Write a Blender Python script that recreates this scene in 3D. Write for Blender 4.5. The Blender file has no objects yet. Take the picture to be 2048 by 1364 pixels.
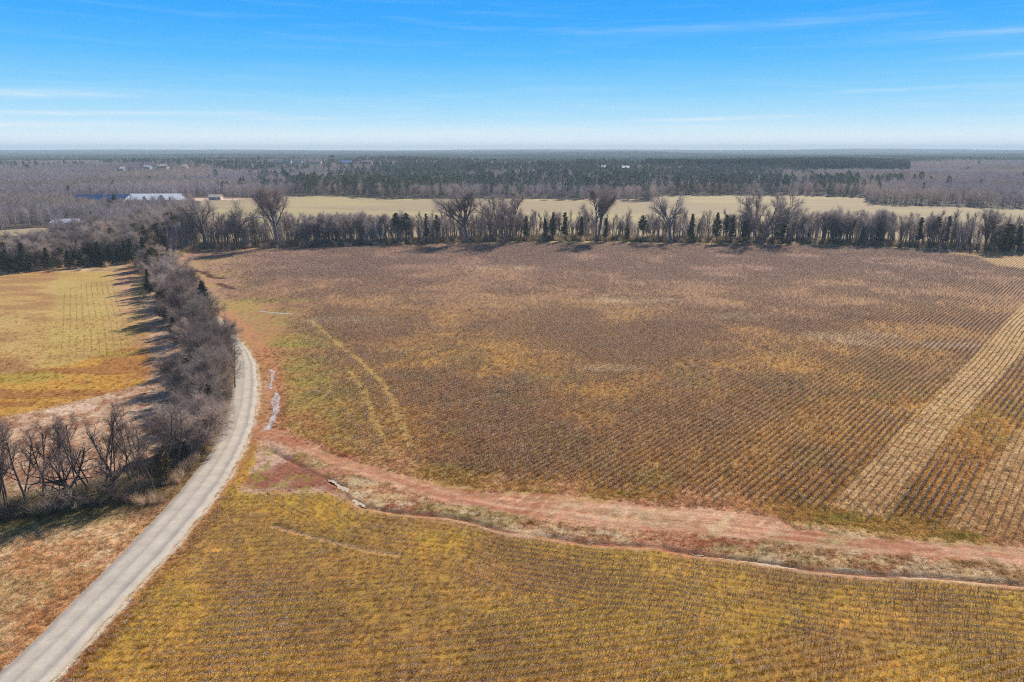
import bpy, math, random
import numpy as np
from mathutils import Vector, Matrix

R = math.radians
scn = bpy.context.scene
COL = scn.collection

# ------------------------------------------------------------------ camera
CAM_H = 46.0
PITCH = R(15.75)
FPX = 1365.0
cam_d = bpy.data.cameras.new("camera")
cam_d.sensor_width = 36.0
cam_d.lens = 36.0 * FPX / 2048.0
cam_d.clip_start = 0.5
cam_d.clip_end = 40000.0
cam = bpy.data.objects.new("camera", cam_d)
cam.location = (0, 0, CAM_H)
cam.rotation_euler = (math.pi / 2 - PITCH, 0, 0)
COL.objects.link(cam)
scn.camera = cam

# ------------------------------------------------------------------ light
SUN_AZ, SUN_EL = R(30), R(36)          # azimuth to the right of straight ahead (+Y)
sd = bpy.data.lights.new("sun", 'SUN')
sd.energy = 5.0
sd.angle = R(0.5)
sd.color = (1.0, 0.93, 0.82)
sun = bpy.data.objects.new("sun", sd)
sdir = Vector((math.sin(SUN_AZ) * math.cos(SUN_EL), math.cos(SUN_AZ) * math.cos(SUN_EL), math.sin(SUN_EL)))
sun.rotation_euler = sdir.to_track_quat('Z', 'Y').to_euler()
COL.objects.link(sun)
scn.view_settings.view_transform = 'Standard'
scn.view_settings.look = 'None'
scn.view_settings.exposure = 0.4
scn.view_settings.gamma = 1.0


def lin(c):
    c = np.asarray(c, float) / 255.0
    return np.where(c <= 0.04045, c / 12.92, ((c + 0.055) / 1.055) ** 2.4)


def nd(nt, t, **kw):
    n = nt.nodes.new(t)
    for k, v in kw.items():
        setattr(n, k, v)
    return n


def math_n(nt, op, a, b=None, clamp=False):
    n = nt.nodes.new('ShaderNodeMath')
    n.operation = op
    n.use_clamp = clamp
    for i, v in enumerate((a, b)):
        if v is None:
            continue
        if isinstance(v, (int, float)):
            n.inputs[i].default_value = v
        else:
            nt.links.new(v, n.inputs[i])
    return n.outputs[0]


def mix_c(nt, fac, a, b, mode='MIX'):
    n = nt.nodes.new('ShaderNodeMix')
    n.data_type = 'RGBA'
    n.blend_type = mode
    for i, v in ((0, fac), (6, a), (7, b)):
        if isinstance(v, (int, float)):
            n.inputs[i].default_value = v
        elif isinstance(v, (tuple, list, np.ndarray)):
            n.inputs[i].default_value = (float(v[0]), float(v[1]), float(v[2]), 1)
        else:
            nt.links.new(v, n.inputs[i])
    return n.outputs[2]


def ramp(nt, fac, stops):
    n = nt.nodes.new('ShaderNodeValToRGB')
    e = n.color_ramp.elements
    while len(e) < len(stops):
        e.new(0.5)
    for k, (p, c) in enumerate(stops):
        e[k].position = p
        e[k].color = (*[float(x) for x in c], 1) if not isinstance(c, (int, float)) else (c, c, c, 1)
    nt.links.new(fac, n.inputs[0])
    return n.outputs[0]


# sky: Nishita overhead, clear blue running to a pale band at the horizon, thin cirrus
world = bpy.data.worlds.new("World")
scn.world = world
world.use_nodes = True
wt = world.node_tree
wt.nodes.clear()
EXPK = 2 ** 0.4
sky = nd(wt, 'ShaderNodeTexSky', sky_type='NISHITA', sun_disc=False)
sky.sun_elevation = SUN_EL
sky.sun_rotation = SUN_AZ
tc = nd(wt, 'ShaderNodeTexCoord')
sep = nd(wt, 'ShaderNodeSeparateXYZ')
wt.links.new(tc.outputs['Generated'], sep.inputs[0])
el = math_n(wt, 'MULTIPLY', math_n(wt, 'ARCSINE', sep.outputs[2]), 180 / math.pi)      # degrees
az = math_n(wt, 'MULTIPLY', math_n(wt, 'ARCTAN2', sep.outputs[0], sep.outputs[1]), 180 / math.pi)
e01 = math_n(wt, 'DIVIDE', el, 30.0, clamp=True)
stops = [(0.0, (232, 248, 255)), (0.03, (226, 246, 255)), (0.075, (182, 229, 255)), (0.14, (138, 211, 255)),
         (0.22, (92, 190, 255)), (0.30, (64, 174, 255)), (0.38, (50, 164, 252)), (0.62, (40, 135, 235)), (1.0, (38, 105, 205))]
grad = ramp(wt, e01, [(p, lin(c) / EXPK) for p, c in stops])
# cirrus
streak = nd(wt, 'ShaderNodeCombineXYZ')
wt.links.new(math_n(wt, 'MULTIPLY', az, 0.055), streak.inputs[0])
wt.links.new(math_n(wt, 'ADD', math_n(wt, 'MULTIPLY', el, 1.1), math_n(wt, 'MULTIPLY', az, 0.022)), streak.inputs[1])
nz = nd(wt, 'ShaderNodeTexNoise')
nz.inputs['Scale'].default_value = 1.6
nz.inputs['Detail'].default_value = 7
nz.inputs['Roughness'].default_value = 0.62
nz.inputs['Distortion'].default_value = 0.5
wt.links.new(streak.outputs[0], nz.inputs['Vector'])
cl = ramp(wt, nz.outputs[0], [(0.0, 0.0), (0.5, 0.0), (0.72, 0.5), (1.0, 0.8)])
low = ramp(wt, math_n(wt, 'DIVIDE', el, 12.0, clamp=True), [(0.0, 0.9), (0.28, 0.65), (0.5, 0.12), (0.78, 0.35), (1.0, 0.1)])
patches = None
for a0, e0, wa, we, amp in ((-34, 3.5, 7, 0.28, 0.55), (-30, 2.35, 9, 0.16, 0.75), (15.5, 2.2, 5, 0.13, 0.9), (18.5, 8.6, 8, 0.35, 0.22), (33, 7.2, 7, 0.3, 0.28), (36, 5.9, 5, 0.18, 0.3), (29, 4.0, 7, 0.14, 0.25), (-16, 2.2, 4, 0.12, 0.35), (-36, 9.2, 3, 0.15, 0.15), (8, 8.6, 5, 0.15, 0.1), (-10, 1.1, 20, 0.3, 0.5), (22, 0.8, 14, 0.25, 0.5), (-36, 1.5, 8, 0.2, 0.6)):
    gx = math_n(wt, 'POWER', math_n(wt, 'ABSOLUTE', math_n(wt, 'DIVIDE', math_n(wt, 'SUBTRACT', az, a0), wa)), 2.0)
    ee = math_n(wt, 'ADD', math_n(wt, 'MULTIPLY', math_n(wt, 'SUBTRACT', az, a0), 0.02), e0)
    gy = math_n(wt, 'POWER', math_n(wt, 'ABSOLUTE', math_n(wt, 'DIVIDE', math_n(wt, 'SUBTRACT', el, ee), we)), 2.0)
    g = math_n(wt, 'MULTIPLY', math_n(wt, 'EXPONENT', math_n(wt, 'MULTIPLY', math_n(wt, 'ADD', gx, gy), -1.0)), amp)
    patches = g if patches is None else math_n(wt, 'ADD', patches, g)
pn = math_n(wt, 'MULTIPLY', patches, math_n(wt, 'MULTIPLY', math_n(wt, 'SUBTRACT', nz.outputs[0], 0.22), 2.2, clamp=True))
cloud = math_n(wt, 'ADD', math_n(wt, 'MULTIPLY', cl, math_n(wt, 'MULTIPLY', low, 0.55)), pn, clamp=True)
grad = mix_c(wt, cloud, grad, lin((236, 246, 252)) / EXPK)
hs = nd(wt, 'ShaderNodeMix', data_type='RGBA')
nis = mix_c(wt, 1.0, sky.outputs[0], (0.065, 0.065, 0.065), 'MULTIPLY')
up = ramp(wt, math_n(wt, 'DIVIDE', el, 90.0, clamp=True), [(0.0, 0.0), (0.25, 0.0), (0.5, 1.0)])
skyc = mix_c(wt, up, grad, nis)
bg = nd(wt, 'ShaderNodeBackground')
bg.inputs[1].default_value = 1.0
wt.links.new(skyc, bg.inputs[0])
wo = nd(wt, 'ShaderNodeOutputWorld')
wt.links.new(bg.outputs[0], wo.inputs[0])

scn.cycles.use_denoising = False
scn.cycles.filter_width = 1.05
scn.cycles.max_bounces = 6
scn.cycles.diffuse_bounces = 3
scn.cycles.glossy_bounces = 1
scn.cycles.transmission_bounces = 2
scn.cycles.volume_bounces = 0
scn.cycles.transparent_max_bounces = 4


# ------------------------------------------------------------------ helpers
def at(px, py, z=0.0):
    """Where a line of sight of the survey meets height z (authoring aid for the ground plan)."""
    u = (np.asarray(px, float) - 1024.0) / FPX
    v = (682.0 - np.asarray(py, float)) / FPX
    dy = math.cos(PITCH) + v * math.sin(PITCH)
    dz = -math.sin(PITCH) + v * math.cos(PITCH)
    t = (z - CAM_H) / dz
    return u * t, dy * t


def proj(x, y, z=0.0):
    zz = z - CAM_H
    depth = y * math.cos(PITCH) - zz * math.sin(PITCH)
    depth = np.maximum(depth, 1e-3)
    v = (y * math.sin(PITCH) + zz * math.cos(PITCH)) / depth
    return 1024.0 + FPX * x / depth, 682.0 - FPX * v


def line(pts):
    a = np.array(pts, float)
    x, y = at(a[:, 0], a[:, 1])
    return np.stack([x, y], 1)


def smooth(a, b, x):
    t = np.clip((x - a) / (b - a), 0, 1)
    return t * t * (3 - 2 * t)


def hsh(i, j, s):
    n = (i * 374761393 + j * 668265263 + s * 974634777) & 0xFFFFFFFF
    n = ((n ^ (n >> 13)) * 1274126177) & 0xFFFFFFFF
    n = n ^ (n >> 16)
    return (n & 0xFFFF) / 65535.0


def vnoise(x, y, s=0):
    xi = np.floor(x).astype(np.int64)
    yi = np.floor(y).astype(np.int64)
    fx = x - xi
    fy = y - yi
    fx = fx * fx * (3 - 2 * fx)
    fy = fy * fy * (3 - 2 * fy)
    a = hsh(xi, yi, s)
    b = hsh(xi + 1, yi, s)
    c = hsh(xi, yi + 1, s)
    d = hsh(xi + 1, yi + 1, s)
    return (a * (1 - fx) + b * fx) * (1 - fy) + (c * (1 - fx) + d * fx) * fy


def fbm(x, y, sc, s=0, o=4, rough=0.55):
    t = 0.0
    amp = 1.0
    tot = 0.0
    X = x / sc
    Y = y / sc
    for k in range(o):
        t = t + amp * vnoise(X * 2 ** k + 17.3 * k, Y * 2 ** k + 9.1 * k, s + k)
        tot += amp
        amp *= rough
    return t / tot


def seg_dist(x, y, P):
    """distance to polyline P and signed side (+ = left of travel)."""
    best = np.full(x.shape, 1e9)
    side = np.zeros(x.shape)
    for k in range(len(P) - 1):
        ax, ay = P[k]
        bx, by = P[k + 1]
        ex, ey = bx - ax, by - ay
        L2 = ex * ex + ey * ey + 1e-9
        t = np.clip(((x - ax) * ex + (y - ay) * ey) / L2, 0, 1)
        dx = x - ax - t * ex
        dy = y - ay - t * ey
        d = np.hypot(dx, dy)
        m = d < best
        best = np.where(m, d, best)
        side = np.where(m, np.sign(ex * (y - ay) - ey * (x - ax)), side)
    return best, side


def poly_sd(x, y, P):
    """signed distance to polygon, positive inside."""
    inside = np.zeros(x.shape, bool)
    n = len(P)
    for k in range(n):
        ax, ay = P[k]
        bx, by = P[(k + 1) % n]
        c = ((ay > y) != (by > y)) & (x < (bx - ax) * (y - ay) / (by - ay + 1e-12) + ax)
        inside ^= c
    d, _ = seg_dist(x, y, list(P) + [P[0]])
    return np.where(inside, d, -d)


def tag(o, label=None, cat=None, group=None, kind=None):
    if label: o["label"] = label
    if cat: o["category"] = cat
    if group: o["group"] = group
    if kind: o["kind"] = kind
    return o


def mesh_obj(name, verts, faces, mats, mat_idx=None, parent=None, smooth_s=False):
    me = bpy.data.meshes.new(name)
    me.from_pydata([tuple(v) for v in verts], [], [tuple(int(i) for i in f) for f in faces])
    for m in (mats if isinstance(mats, (list, tuple)) else [mats]):
        me.materials.append(m)
    if mat_idx is not None:
        me.polygons.foreach_set('material_index', np.asarray(mat_idx, np.int32))
    if smooth_s:
        me.polygons.foreach_set('use_smooth', np.ones(len(me.polygons), bool))
    me.update()
    o = bpy.data.objects.new(name, me)
    COL.objects.link(o)
    if parent is not None:
        o.parent = parent
    return o


def fast_mesh(name, V, F, mats, mat_idx=None):
    """V (n,3) float, F (m,k) int with constant k"""
    me = bpy.data.meshes.new(name)
    V = np.asarray(V, np.float32)
    F = np.asarray(F, np.int32)
    me.vertices.add(len(V))
    me.vertices.foreach_set('co', V.ravel())
    m, k = F.shape
    me.loops.add(m * k)
    me.loops.foreach_set('vertex_index', F.ravel())
    me.polygons.add(m)
    me.polygons.foreach_set('loop_start', np.arange(0, m * k, k, dtype=np.int32))
    me.polygons.foreach_set('loop_total', np.full(m, k, np.int32))
    for mt in (mats if isinstance(mats, (list, tuple)) else [mats]):
        me.materials.append(mt)
    if mat_idx is not None:
        me.polygons.foreach_set('material_index', np.asarray(mat_idx, np.int32))
    me.update(calc_edges=True)
    me.validate()
    return me


# ------------------------------------------------------------------ ground plan
rng = np.random.default_rng(7)
road_L = line([(-60, 1404), (0, 1344), (49, 1303), (153, 1197), (243, 1109), (290, 1059), (342, 1005), (394, 941), (427, 898), (448, 848), (462, 802), (468, 760), (472, 724), (470, 700), (462, 682), (450, 668), (440, 655), (428, 642), (415, 628)])
road_R = line([(55, 1410), (107, 1358), (191, 1268), (262, 1191), (339, 1107), (369, 1073), (427, 999), (459, 955), (481, 911), (506, 854), (514, 807), (516, 765), (512, 730), (500, 705), (488, 690), (474, 674), (462, 659), (448, 645), (432, 630)])
ditch = line([(540, 900), (600, 930), (655, 958), (692, 979), (698, 994), (728, 1013), (798, 1025), (889, 1031), (949, 1043), (1007, 1062), (1096, 1073), (1178, 1086), (1314, 1093), (1383, 1106), (1500, 1121), (1634, 1140), (1768, 1150), (1875, 1153), (2048, 1169), (2300, 1190)])
track = line([(505, 858), (560, 868), (640, 902), (720, 935), (820, 968), (920, 996), (1010, 1012), (1120, 1028), (1220, 1040), (1330, 1048), (1450, 1058), (1600, 1074), (1760, 1092), (1900, 1102), (2048, 1112), (2300, 1128)])
track_w = np.array([2.2, 3.0, 3.2, 2.8, 2.4, 2.4, 2.9, 3.6, 4.2, 4.2, 3.6, 2.6, 2.6, 2.8, 3.0, 3.2])
bare = line([(960, 985), (1080, 985), (1165, 990), (1245, 1000), (1330, 1018), (1400, 1012), (1480, 1018), (1560, 1035), (1580, 1060), (1450, 1066), (1300, 1056), (1180, 1048), (1060, 1030), (1000, 1008)])
bare2 = line([(1230, 1064), (1320, 1066), (1400, 1072), (1480, 1078), (1400, 1086), (1300, 1080)])
field_main = line([(536, 850), (600, 885), (700, 920), (800, 948), (900, 968), (1000, 978), (1100, 988), (1200, 997), (1300, 1012), (1400, 1016), (1500, 1028), (1600, 1042), (1700, 1052), (1800, 1068), (1900, 1078), (2048, 1092), (2500, 1125), (2500, 530), (2250, 514), (2048, 505), (1850, 499), (1700, 493), (1500, 488), (1200, 486), (900, 490), (600, 497), (420, 503), (380, 506), (400, 545), (430, 585), (480, 640), (505, 700), (528, 760), (548, 800)])
strip_a = line([(1648, 1016), (2110, 545), (2200, 560), (2130, 620), (1775, 1034)])
strip_a = line([(1650, 1014), (1860, 800), (2048, 606), (2180, 470), (2290, 480), (2048, 704), (1900, 868), (1768, 1036)])
strip_b = line([(1885, 1056), (1960, 950), (2048, 850), (2300, 560), (2600, 600), (2500, 1110), (2048, 1086)])
strip_c = line([(1880, 506), (1960, 515), (1990, 532), (2060, 540), (2300, 560), (2300, 512), (2048, 504)])
left_field = line([(-300, 572), (0, 547), (120, 539), (270, 528), (300, 545), (290, 620), (300, 700), (290, 740), (200, 760), (0, 800), (-300, 840)])
orange_band = line([(-300, 790), (0, 752), (150, 724), (270, 690), (310, 720), (290, 770), (190, 793), (100, 815), (0, 838), (-300, 900)])
hedge_c = line([(285, 1010), (335, 958), (378, 905), (405, 862), (424, 820), (436, 780), (440, 745), (436, 712), (424, 682), (404, 652), (378, 622), (352, 594), (330, 566), (312, 545), (300, 530), (292, 512), (285, 495)])
near_row = line([(-260, 1085), (-60, 1040), (20, 1025), (120, 1012), (210, 995), (285, 975)])
tl_base = line([(330, 512), (375, 500), (480, 496), (600, 492), (750, 489), (900, 485), (1050, 483), (1200, 482), (1350, 483), (1500, 485), (1600, 487), (1700, 490), (1850, 496), (1950, 500), (2048, 503), (2200, 510)])
left_wood = line([(-300, 568), (0, 545), (60, 541), (130, 536), (200, 531), (275, 523), (300, 515), (335, 508)])
wline = np.array([(-400, 462), (0, 459), (115, 452), (250, 445), (380, 420), (400, 402), (450, 402), (470, 398), (560, 392), (640, 390.5), (690, 391), (750, 396), (800, 397), (1000, 397), (1100, 399), (1180, 401), (1200, 397), (1232, 397), (1236, 403), (1306, 403), (1314, 391), (1420, 390), (1600, 391), (1728, 396), (1736, 408), (1790, 411), (1900, 414), (2048, 418), (2500, 428)], float)


_b = [at(640, 342), at(310, 352), at(1228, 356)]
BUMPS = [(float(_b[0][0]), float(_b[0][1]) + 30, 170.0, 11.0), (float(_b[1][0]), float(_b[1][1]) + 20, 90.0, 6.0), (float(_b[2][0]), float(_b[2][1]) + 20, 80.0, 6.0)]


def track_y(x):
    return np.interp(x, track[:, 0], track[:, 1])


def ditch_y(x):
    return np.interp(x, ditch[:, 0], ditch[:, 1])


def height(x, y):
    x = np.asarray(x, float)
    y = np.asarray(y, float)
    r = np.hypot(x, y)
    f = smooth(150, 320, y)
    h = f * (fbm(x, y, 90.0, 3, 3) - 0.5) * 1.2
    h = h + smooth(700, 1300, r) * (fbm(x, y, 620.0, 5, 3) - 0.42) * 16.0
    h = h + smooth(2200, 4200, r) * (fbm(x, y, 2100.0, 8, 3) - 0.35) * 44.0
    h = h + smooth(5200, 8800, r) * 6.0
    for (bx, by, br, bh) in BUMPS:
        h = h + bh * np.exp(-(((x - bx) / (br * 1.6)) ** 2 + ((y - by) / br) ** 2))
    near = (y < 120) & (y > 50)
    if near.any():
        xn, yn = x[near], y[near]
        d, s = seg_dist(xn, yn, ditch)
        w = 0.24 + 0.2 * fbm(xn, yn, 3.0, 21, 2)
        hh = -0.34 * smooth(.32, .55, fbm(xn, yn, 6.0, 23, 2)) * np.exp(-(d / w) ** 2)
        # raised rough bank above the ditch
        hh = hh + np.where(s > 0, 0.03 * np.exp(-((d - 1.6) / 1.1) ** 2), 0)
        d2, _ = seg_dist(xn, yn, rill)
        hh = hh - 0.22 * np.exp(-(d2 / 0.35) ** 2)
        _, yy = at(0, 700)
        hh = hh + (fbm(xn, yn, 1.3, 31, 3) - 0.5) * 0.10
        dl, sl = seg_dist(xn, yn, road_R)
        dl2, sl2 = seg_dist(xn, yn, road_L)
        rd = np.minimum(dl, dl2)
        on = (sl > 0) & (sl2 < 0)
        hh = np.where(on, 0, hh * smooth(0, 1.5, rd))
        h = h.copy()
        h[near] += hh
    return h


rill = line([(545, 1050), (600, 1066), (640, 1076), (700, 1090), (745, 1101), (800, 1108)])
gully = [line([(392, 543), (400, 544), (412, 545)]), line([(405, 547), (416, 549), (420, 554), (432, 556), (446, 557)]), line([(436, 567), (448, 571), (466, 577)])]
tyre1 = line([(700, 742), (728, 780), (742, 819), (755, 854), (766, 880)])
tyre2 = line([(620, 640), (673, 685), (728, 728), (766, 767), (788, 805), (807, 852), (821, 890)])

GOLD = lin((200, 154, 74))
MUST = lin((188, 146, 60))
OLIVE = lin((150, 132, 60))
BROWN = lin((156, 114, 76))
DKBR = lin((118, 86, 66))
PINK = lin((204, 154, 128))
RED = lin((186, 120, 92))
PALE = lin((222, 196, 172))
TAN = lin((200, 166, 130))
DRY = lin((214, 190, 158))
GREEN = lin((122, 128, 58))
LIME = lin((184, 164, 84))
ORNG = lin((172, 112, 48))
BEIGE = lin((172, 152, 120))
FOREST = lin((78, 70, 62))
ALB = 0.82


def mixv(a, b, w):
    w = w[:, None]
    return a * (1 - w) + b * w


def ground_colour(x, y):
    """albedo of the ground at plan position"""
    n1 = fbm(x, y, 38.0, 40, 4)
    n2 = fbm(x, y, 9.0, 50, 4)
    n3 = fbm(x, y, 2.2, 60, 3, 0.7)
    n4 = fbm(x * 0.35, y, 5.0, 70, 4)
    px, py = proj(x, y)
    # ---- main field
    c = mixv(np.tile(GOLD, (len(x), 1)), BROWN, .15 + .7 * smooth(0.28, 0.70, n1 * 0.6 + n2 * 0.4))
    c = mixv(c, OLIVE, smooth(0.5, 0.7, n2) * 0.4 * (1 - smooth(120, 200, y)))
    c = mixv(c, ORNG, smooth(0.52, 0.7, n4) * 0.14)
    c = mixv(c, lin((158, 124, 110)), smooth(120, 300, y) * 0.85)
    # ---- everything outside the farmed fields
    sdm = poly_sd(x, y, field_main)
    edge = smooth(-1.5, 0.5, sdm + (n3 - 0.5) * 4)
    # rough margin between field and ditch
    rough = mixv(np.tile(lin((204, 170, 130)), (len(x), 1)), BROWN, smooth(0.42, 0.62, n3))
    rough = mixv(rough, lin((150, 136, 84)), smooth(0.50, 0.66, n2) * 0.5)
    rough = mixv(rough, lin((212, 188, 160)), smooth(0.5, 0.68, fbm(x, y * 2.4, 3.0, 77, 4, 0.7)) * 0.6)
    rough = mixv(rough, lin((176, 112, 84)), smooth(0.52, 0.62, fbm(x * .4, y, 4.0, 79, 4, 0.7)) * 0.7)
    c = mixv(rough, c, edge)
    # sparse pinkish field edge
    fe = (1 - smooth(0, 9, sdm + (n2 - 0.5) * 12)) * smooth(-2, 0, sdm) * (y < 130)
    c = mixv(c, mixv(np.tile(lin((200, 156, 124)), (len(x), 1)), lin((188, 156, 88)), smooth(0.4, 0.6, n2)), fe * 0.75)
    # grass verge of the field along the road bend
    dr, _ = seg_dist(x, y, road_R)
    vg = (1 - smooth(10, 26, dr + (n2 - 0.5) * 16)) * smooth(75, 100, y) * (1 - smooth(215, 300, y)) * (sdm > -2)
    gcol = mixv(np.tile(lin((172, 140, 78)), (len(x), 1)), lin((160, 140, 78)), smooth(0.45, 0.62, n4))
    gcol = mixv(gcol, lin((180, 128, 88)), smooth(0.52, 0.66, n2) * 0.6)
    c = mixv(c, gcol, vg * 0.85)
    # left-end rough area near the gullies
    w = smooth(0, 1, (560 - px) / 130) * smooth(500, 520, py) * (1 - smooth(640, 700, py)) * (sdm > -3)
    c = mixv(c, mixv(np.tile(lin((180, 150, 96)), (len(x), 1)), lin((180, 138, 114)), smooth(0.45, 0.6, n2)), w * 0.6)
    # pale washed spots
    for (a, b, r) in ((1750, 685, 7), (1480, 632, 7), (1270, 600, 9), (1000, 535, 9), (1215, 735, 5), (1690, 670, 8), (1900, 690, 6), (690, 640, 8)):
        qx, qy = at(a, b)
        w = np.exp(-((x - qx) / (r * 1.6)) ** 2 - ((y - qy) / (r * 0.55)) ** 2)
        c = mixv(c, lin((205, 178, 140)), smooth(0.15, 0.6, w * (0.4 + n3)) * 0.55)
    # bright tawny sweep in mid field
    sw = line([(560, 590), (900, 540), (1010, 545), (1150, 575), (1300, 590), (1500, 585), (1700, 560)])
    d, _ = seg_dist(x, y, sw)
    c = mixv(c, lin((190, 146, 90)), np.exp(-(d / 13) ** 2) * smooth(0.3, 0.6, n2) * 0.3 * (y > 150))
    for T in (tyre1, tyre2):
        d, _ = seg_dist(x, y, T)
        c = mixv(c, lin((200, 172, 108)), np.exp(-(d / 0.55) ** 2) * 0.65)
    for a, b, rx, ry in ((628, 678, 9, 1.4), (610, 690, 7, 1.6), (560, 600, 13, 3), (1690, 1035, 3.2, 1.0), (1930, 1072, 3, .6), (620, 760, 4, 4), (545, 688, 10, 2)):
        qx, qy = at(a, b)
        w = np.exp(-((x - qx) / rx) ** 2 - ((y - qy) / ry) ** 2)
        c = mixv(c, lin((152, 144, 66)), smooth(0.15, 0.6, w * (0.5 + n3)) * 0.5)
    # harvested strips
    for S, k in ((strip_a, 1.0), (strip_b, 0.9), (strip_c, 1.0)):
        sd_ = poly_sd(x, y, S)
        m = smooth(-0.4, 0.6, sd_)
        pc = mixv(np.tile(lin((202, 168, 118)), (len(x), 1)), lin((194, 160, 130)), smooth(0.35, 0.68, n1))
        pc = mixv(pc, lin((200, 164, 88)), smooth(0.40, 0.68, n1) * 0.5)
        c = mixv(c, pc, m * k * edge)
    # far edge strip of pale grass in front of the tree line
    d, s = seg_dist(x, y, tl_base)
    m = smooth(5, 0.5, np.abs(d - 2.5)) * (s < 0) * smooth(0.35, 0.55, n2)
    c = mixv(c, lin((206, 190, 120)), m * 0.8 * (px > 820))
    # ---- foreground field
    dd, ds = seg_dist(x, y, ditch)
    rr, rs = seg_dist(x, y, road_R)
    fore = (ds < 0) & (rs < 0) & (y < 110)
    fcol = mixv(np.tile(MUST, (len(x), 1)), lin((196, 150, 70)), smooth(0.4, 0.65, n2))
    fcol = mixv(fcol, lin((172, 138, 58)), smooth(0.45, 0.62, n4) * 0.5)
    fcol = mixv(fcol, lin((138, 98, 66)), smooth(0.44, 0.62, fbm(x * 0.45, y, 6.0, 73, 4)) * 0.42)
    fm = smooth(0.3, 1.5, dd) * fore
    c = mixv(c, fcol, fm)
    c = mixv(c, lin((190, 140, 108)), fore * (1 - smooth(0.3, 2.0, dd + (n3 - .5) * 2)) * 0.6 * smooth(.32, .55, n2))
    # rough pink triangle by the road junction
    tri = line([(520, 880), (545, 870), (600, 915), (690, 970), (700, 1000), (640, 985), (560, 985), (480, 985), (505, 930)])
    m = smooth(-1.0, 1.0, poly_sd(x, y, tri) + (n3 - 0.5) * 3)
    tcol = mixv(np.tile(lin((196, 160, 140)), (len(x), 1)), lin((152, 98, 76)), smooth(0.45, 0.62, n2))
    tcol = mixv(tcol, OLIVE, smooth(0.56, 0.68, n3) * 0.7)
    c = mixv(c, tcol, m)
    # verge beside the road (right): orange brown leaf litter
    m = (rs < 0) * (1 - smooth(0.4, 2.2, rr + (n3 - 0.5) * 1.5)) * (y < 190)
    c = mixv(c, lin((176, 122, 82)), m * 0.7)
    m = (rs < 0) * (1 - smooth(0.1, 0.7, rr + (n3 - 0.5) * 1.3))
    c = mixv(c, lin((214, 200, 178)), m * 0.85)
    pdl = np.minimum(seg_dist(x, y, line([(544, 740), (541, 778), (551, 790), (551, 818), (541, 850), (532, 862)]))[0], 9)
    c = mixv(c, lin((150, 100, 74)), np.exp(-((pdl - .9) / 0.9) ** 2) * .6 * (n3 > .4))
    c = mixv(c, lin((206, 180, 158)), smooth(1.5, .5, pdl + (n3 - .5) * 1.6) * .7)
    # reddish bank round the bend
    m = (rs < 0) * np.exp(-((rr - 3.2) / 2.0) ** 2) * smooth(95, 120, y)
    c = mixv(c, lin((190, 132, 96)), m * 0.8)
    # ---- red soil track
    w = np.interp(np.clip(x, track[0, 0], track[-1, 0]), track[:, 0], track_w)
    d, s = seg_dist(x, y, track)
    m = smooth(0.6, -0.6, d - w * 0.62 + (n3 - 0.5) * 3.2) * (rs < 0)
    m = np.maximum(m, smooth(-0.8, 0.8, poly_sd(x, y, bare) + (n3 - 0.5) * 4.5))
    m2 = smooth(-0.4, 0.4, poly_sd(x, y, bare2) + (n3 - 0.5) * 1.0)
    tc_ = mixv(np.tile(lin((196, 150, 114)), (len(x), 1)), lin((176, 116, 82)), smooth(0.44, 0.62, n2))
    tc_ = mixv(tc_, lin((216, 170, 138)), smooth(0.46, 0.6, fbm(x * 0.3, y * 1.6, 1.6, 85, 3)) * 0.55)
    # run-off rills coming down out of the rows
    q = (x * math.cos(R(43)) - y * math.sin(R(43))) / 1.94 + fbm(x, y, 6.0, 87, 2) * 1.2
    ru = np.exp(-((q - np.floor(q) - 0.5) / 0.10) ** 2) * smooth(-2, 1.5, poly_sd(x, y, bare)) * smooth(0, 3, ditch_y(x) + 8 - y + 6)
    tc_ = mixv(tc_, lin((222, 184, 152)), ru * 0.7)
    q2 = (x * math.cos(R(43)) - y * math.sin(R(43))) / 1.6 + fbm(x, y, 5.0, 89, 2) * 1.5
    ruz = np.exp(-((q2 - np.floor(q2) - 0.5) / 0.17) ** 2) * smooth(-6.5, -0.5, poly_sd(x, y, bare)) * (y > track_y(x)) * smooth(.35, .55, n2 + .08)
    m = np.maximum(m, ruz * .85)
    st = fbm(x * .06, d * s + x * .02, .55, 88, 3)
    tc_ = mixv(tc_, lin((168, 104, 78)), smooth(.52, .66, st) * .55)
    tc_ = mixv(tc_, lin((216, 176, 142)), smooth(.46, .34, st) * .45)
    for off in (-0.95, 0.95):
        tc_ = mixv(tc_, lin((166, 100, 74)), np.exp(-((d * s - off * 0.9 - 0.3) / 0.28) ** 2) * 0.5)
    c = mixv(c, tc_, np.maximum(m, m2 * 0.85) * (1 - .75 * smooth(.56, .68, fbm(x * .5, y, 4.2, 191, 4, .65))))
    # ditch floor, dark undercut bank on the far side
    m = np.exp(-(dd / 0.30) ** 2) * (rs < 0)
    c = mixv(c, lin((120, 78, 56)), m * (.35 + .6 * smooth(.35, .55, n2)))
    d2, _ = seg_dist(x, y, rill)
    c = mixv(c, lin((204, 168, 150)), np.exp(-(d2 / 0.32) ** 2) * 0.4)
    for G in gully:
        d3, _ = seg_dist(x, y, G)
        c = mixv(c, lin((84, 44, 28)), smooth(1.7, 0.6, d3 + (n3 - 0.5) * 0.8))
    # ---- land left of the road
    rl, ls = seg_dist(x, y, road_L)
    leftm = (ls > 0) & (y < 262) & (x < 0) & (px < 520)
    pinkg = mixv(np.tile(lin((206, 174, 146)), (len(x), 1)), lin((180, 138, 108)), smooth(0.45, 0.62, n3))
    pinkg = mixv(pinkg, lin((228, 202, 180)), smooth(0.56, 0.7, n2) * 0.7)
    lc = pinkg
    # near verge
    dn, sn = seg_dist(x, y, near_row)
    verge = (sn < 0) & (y < 125)
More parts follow.
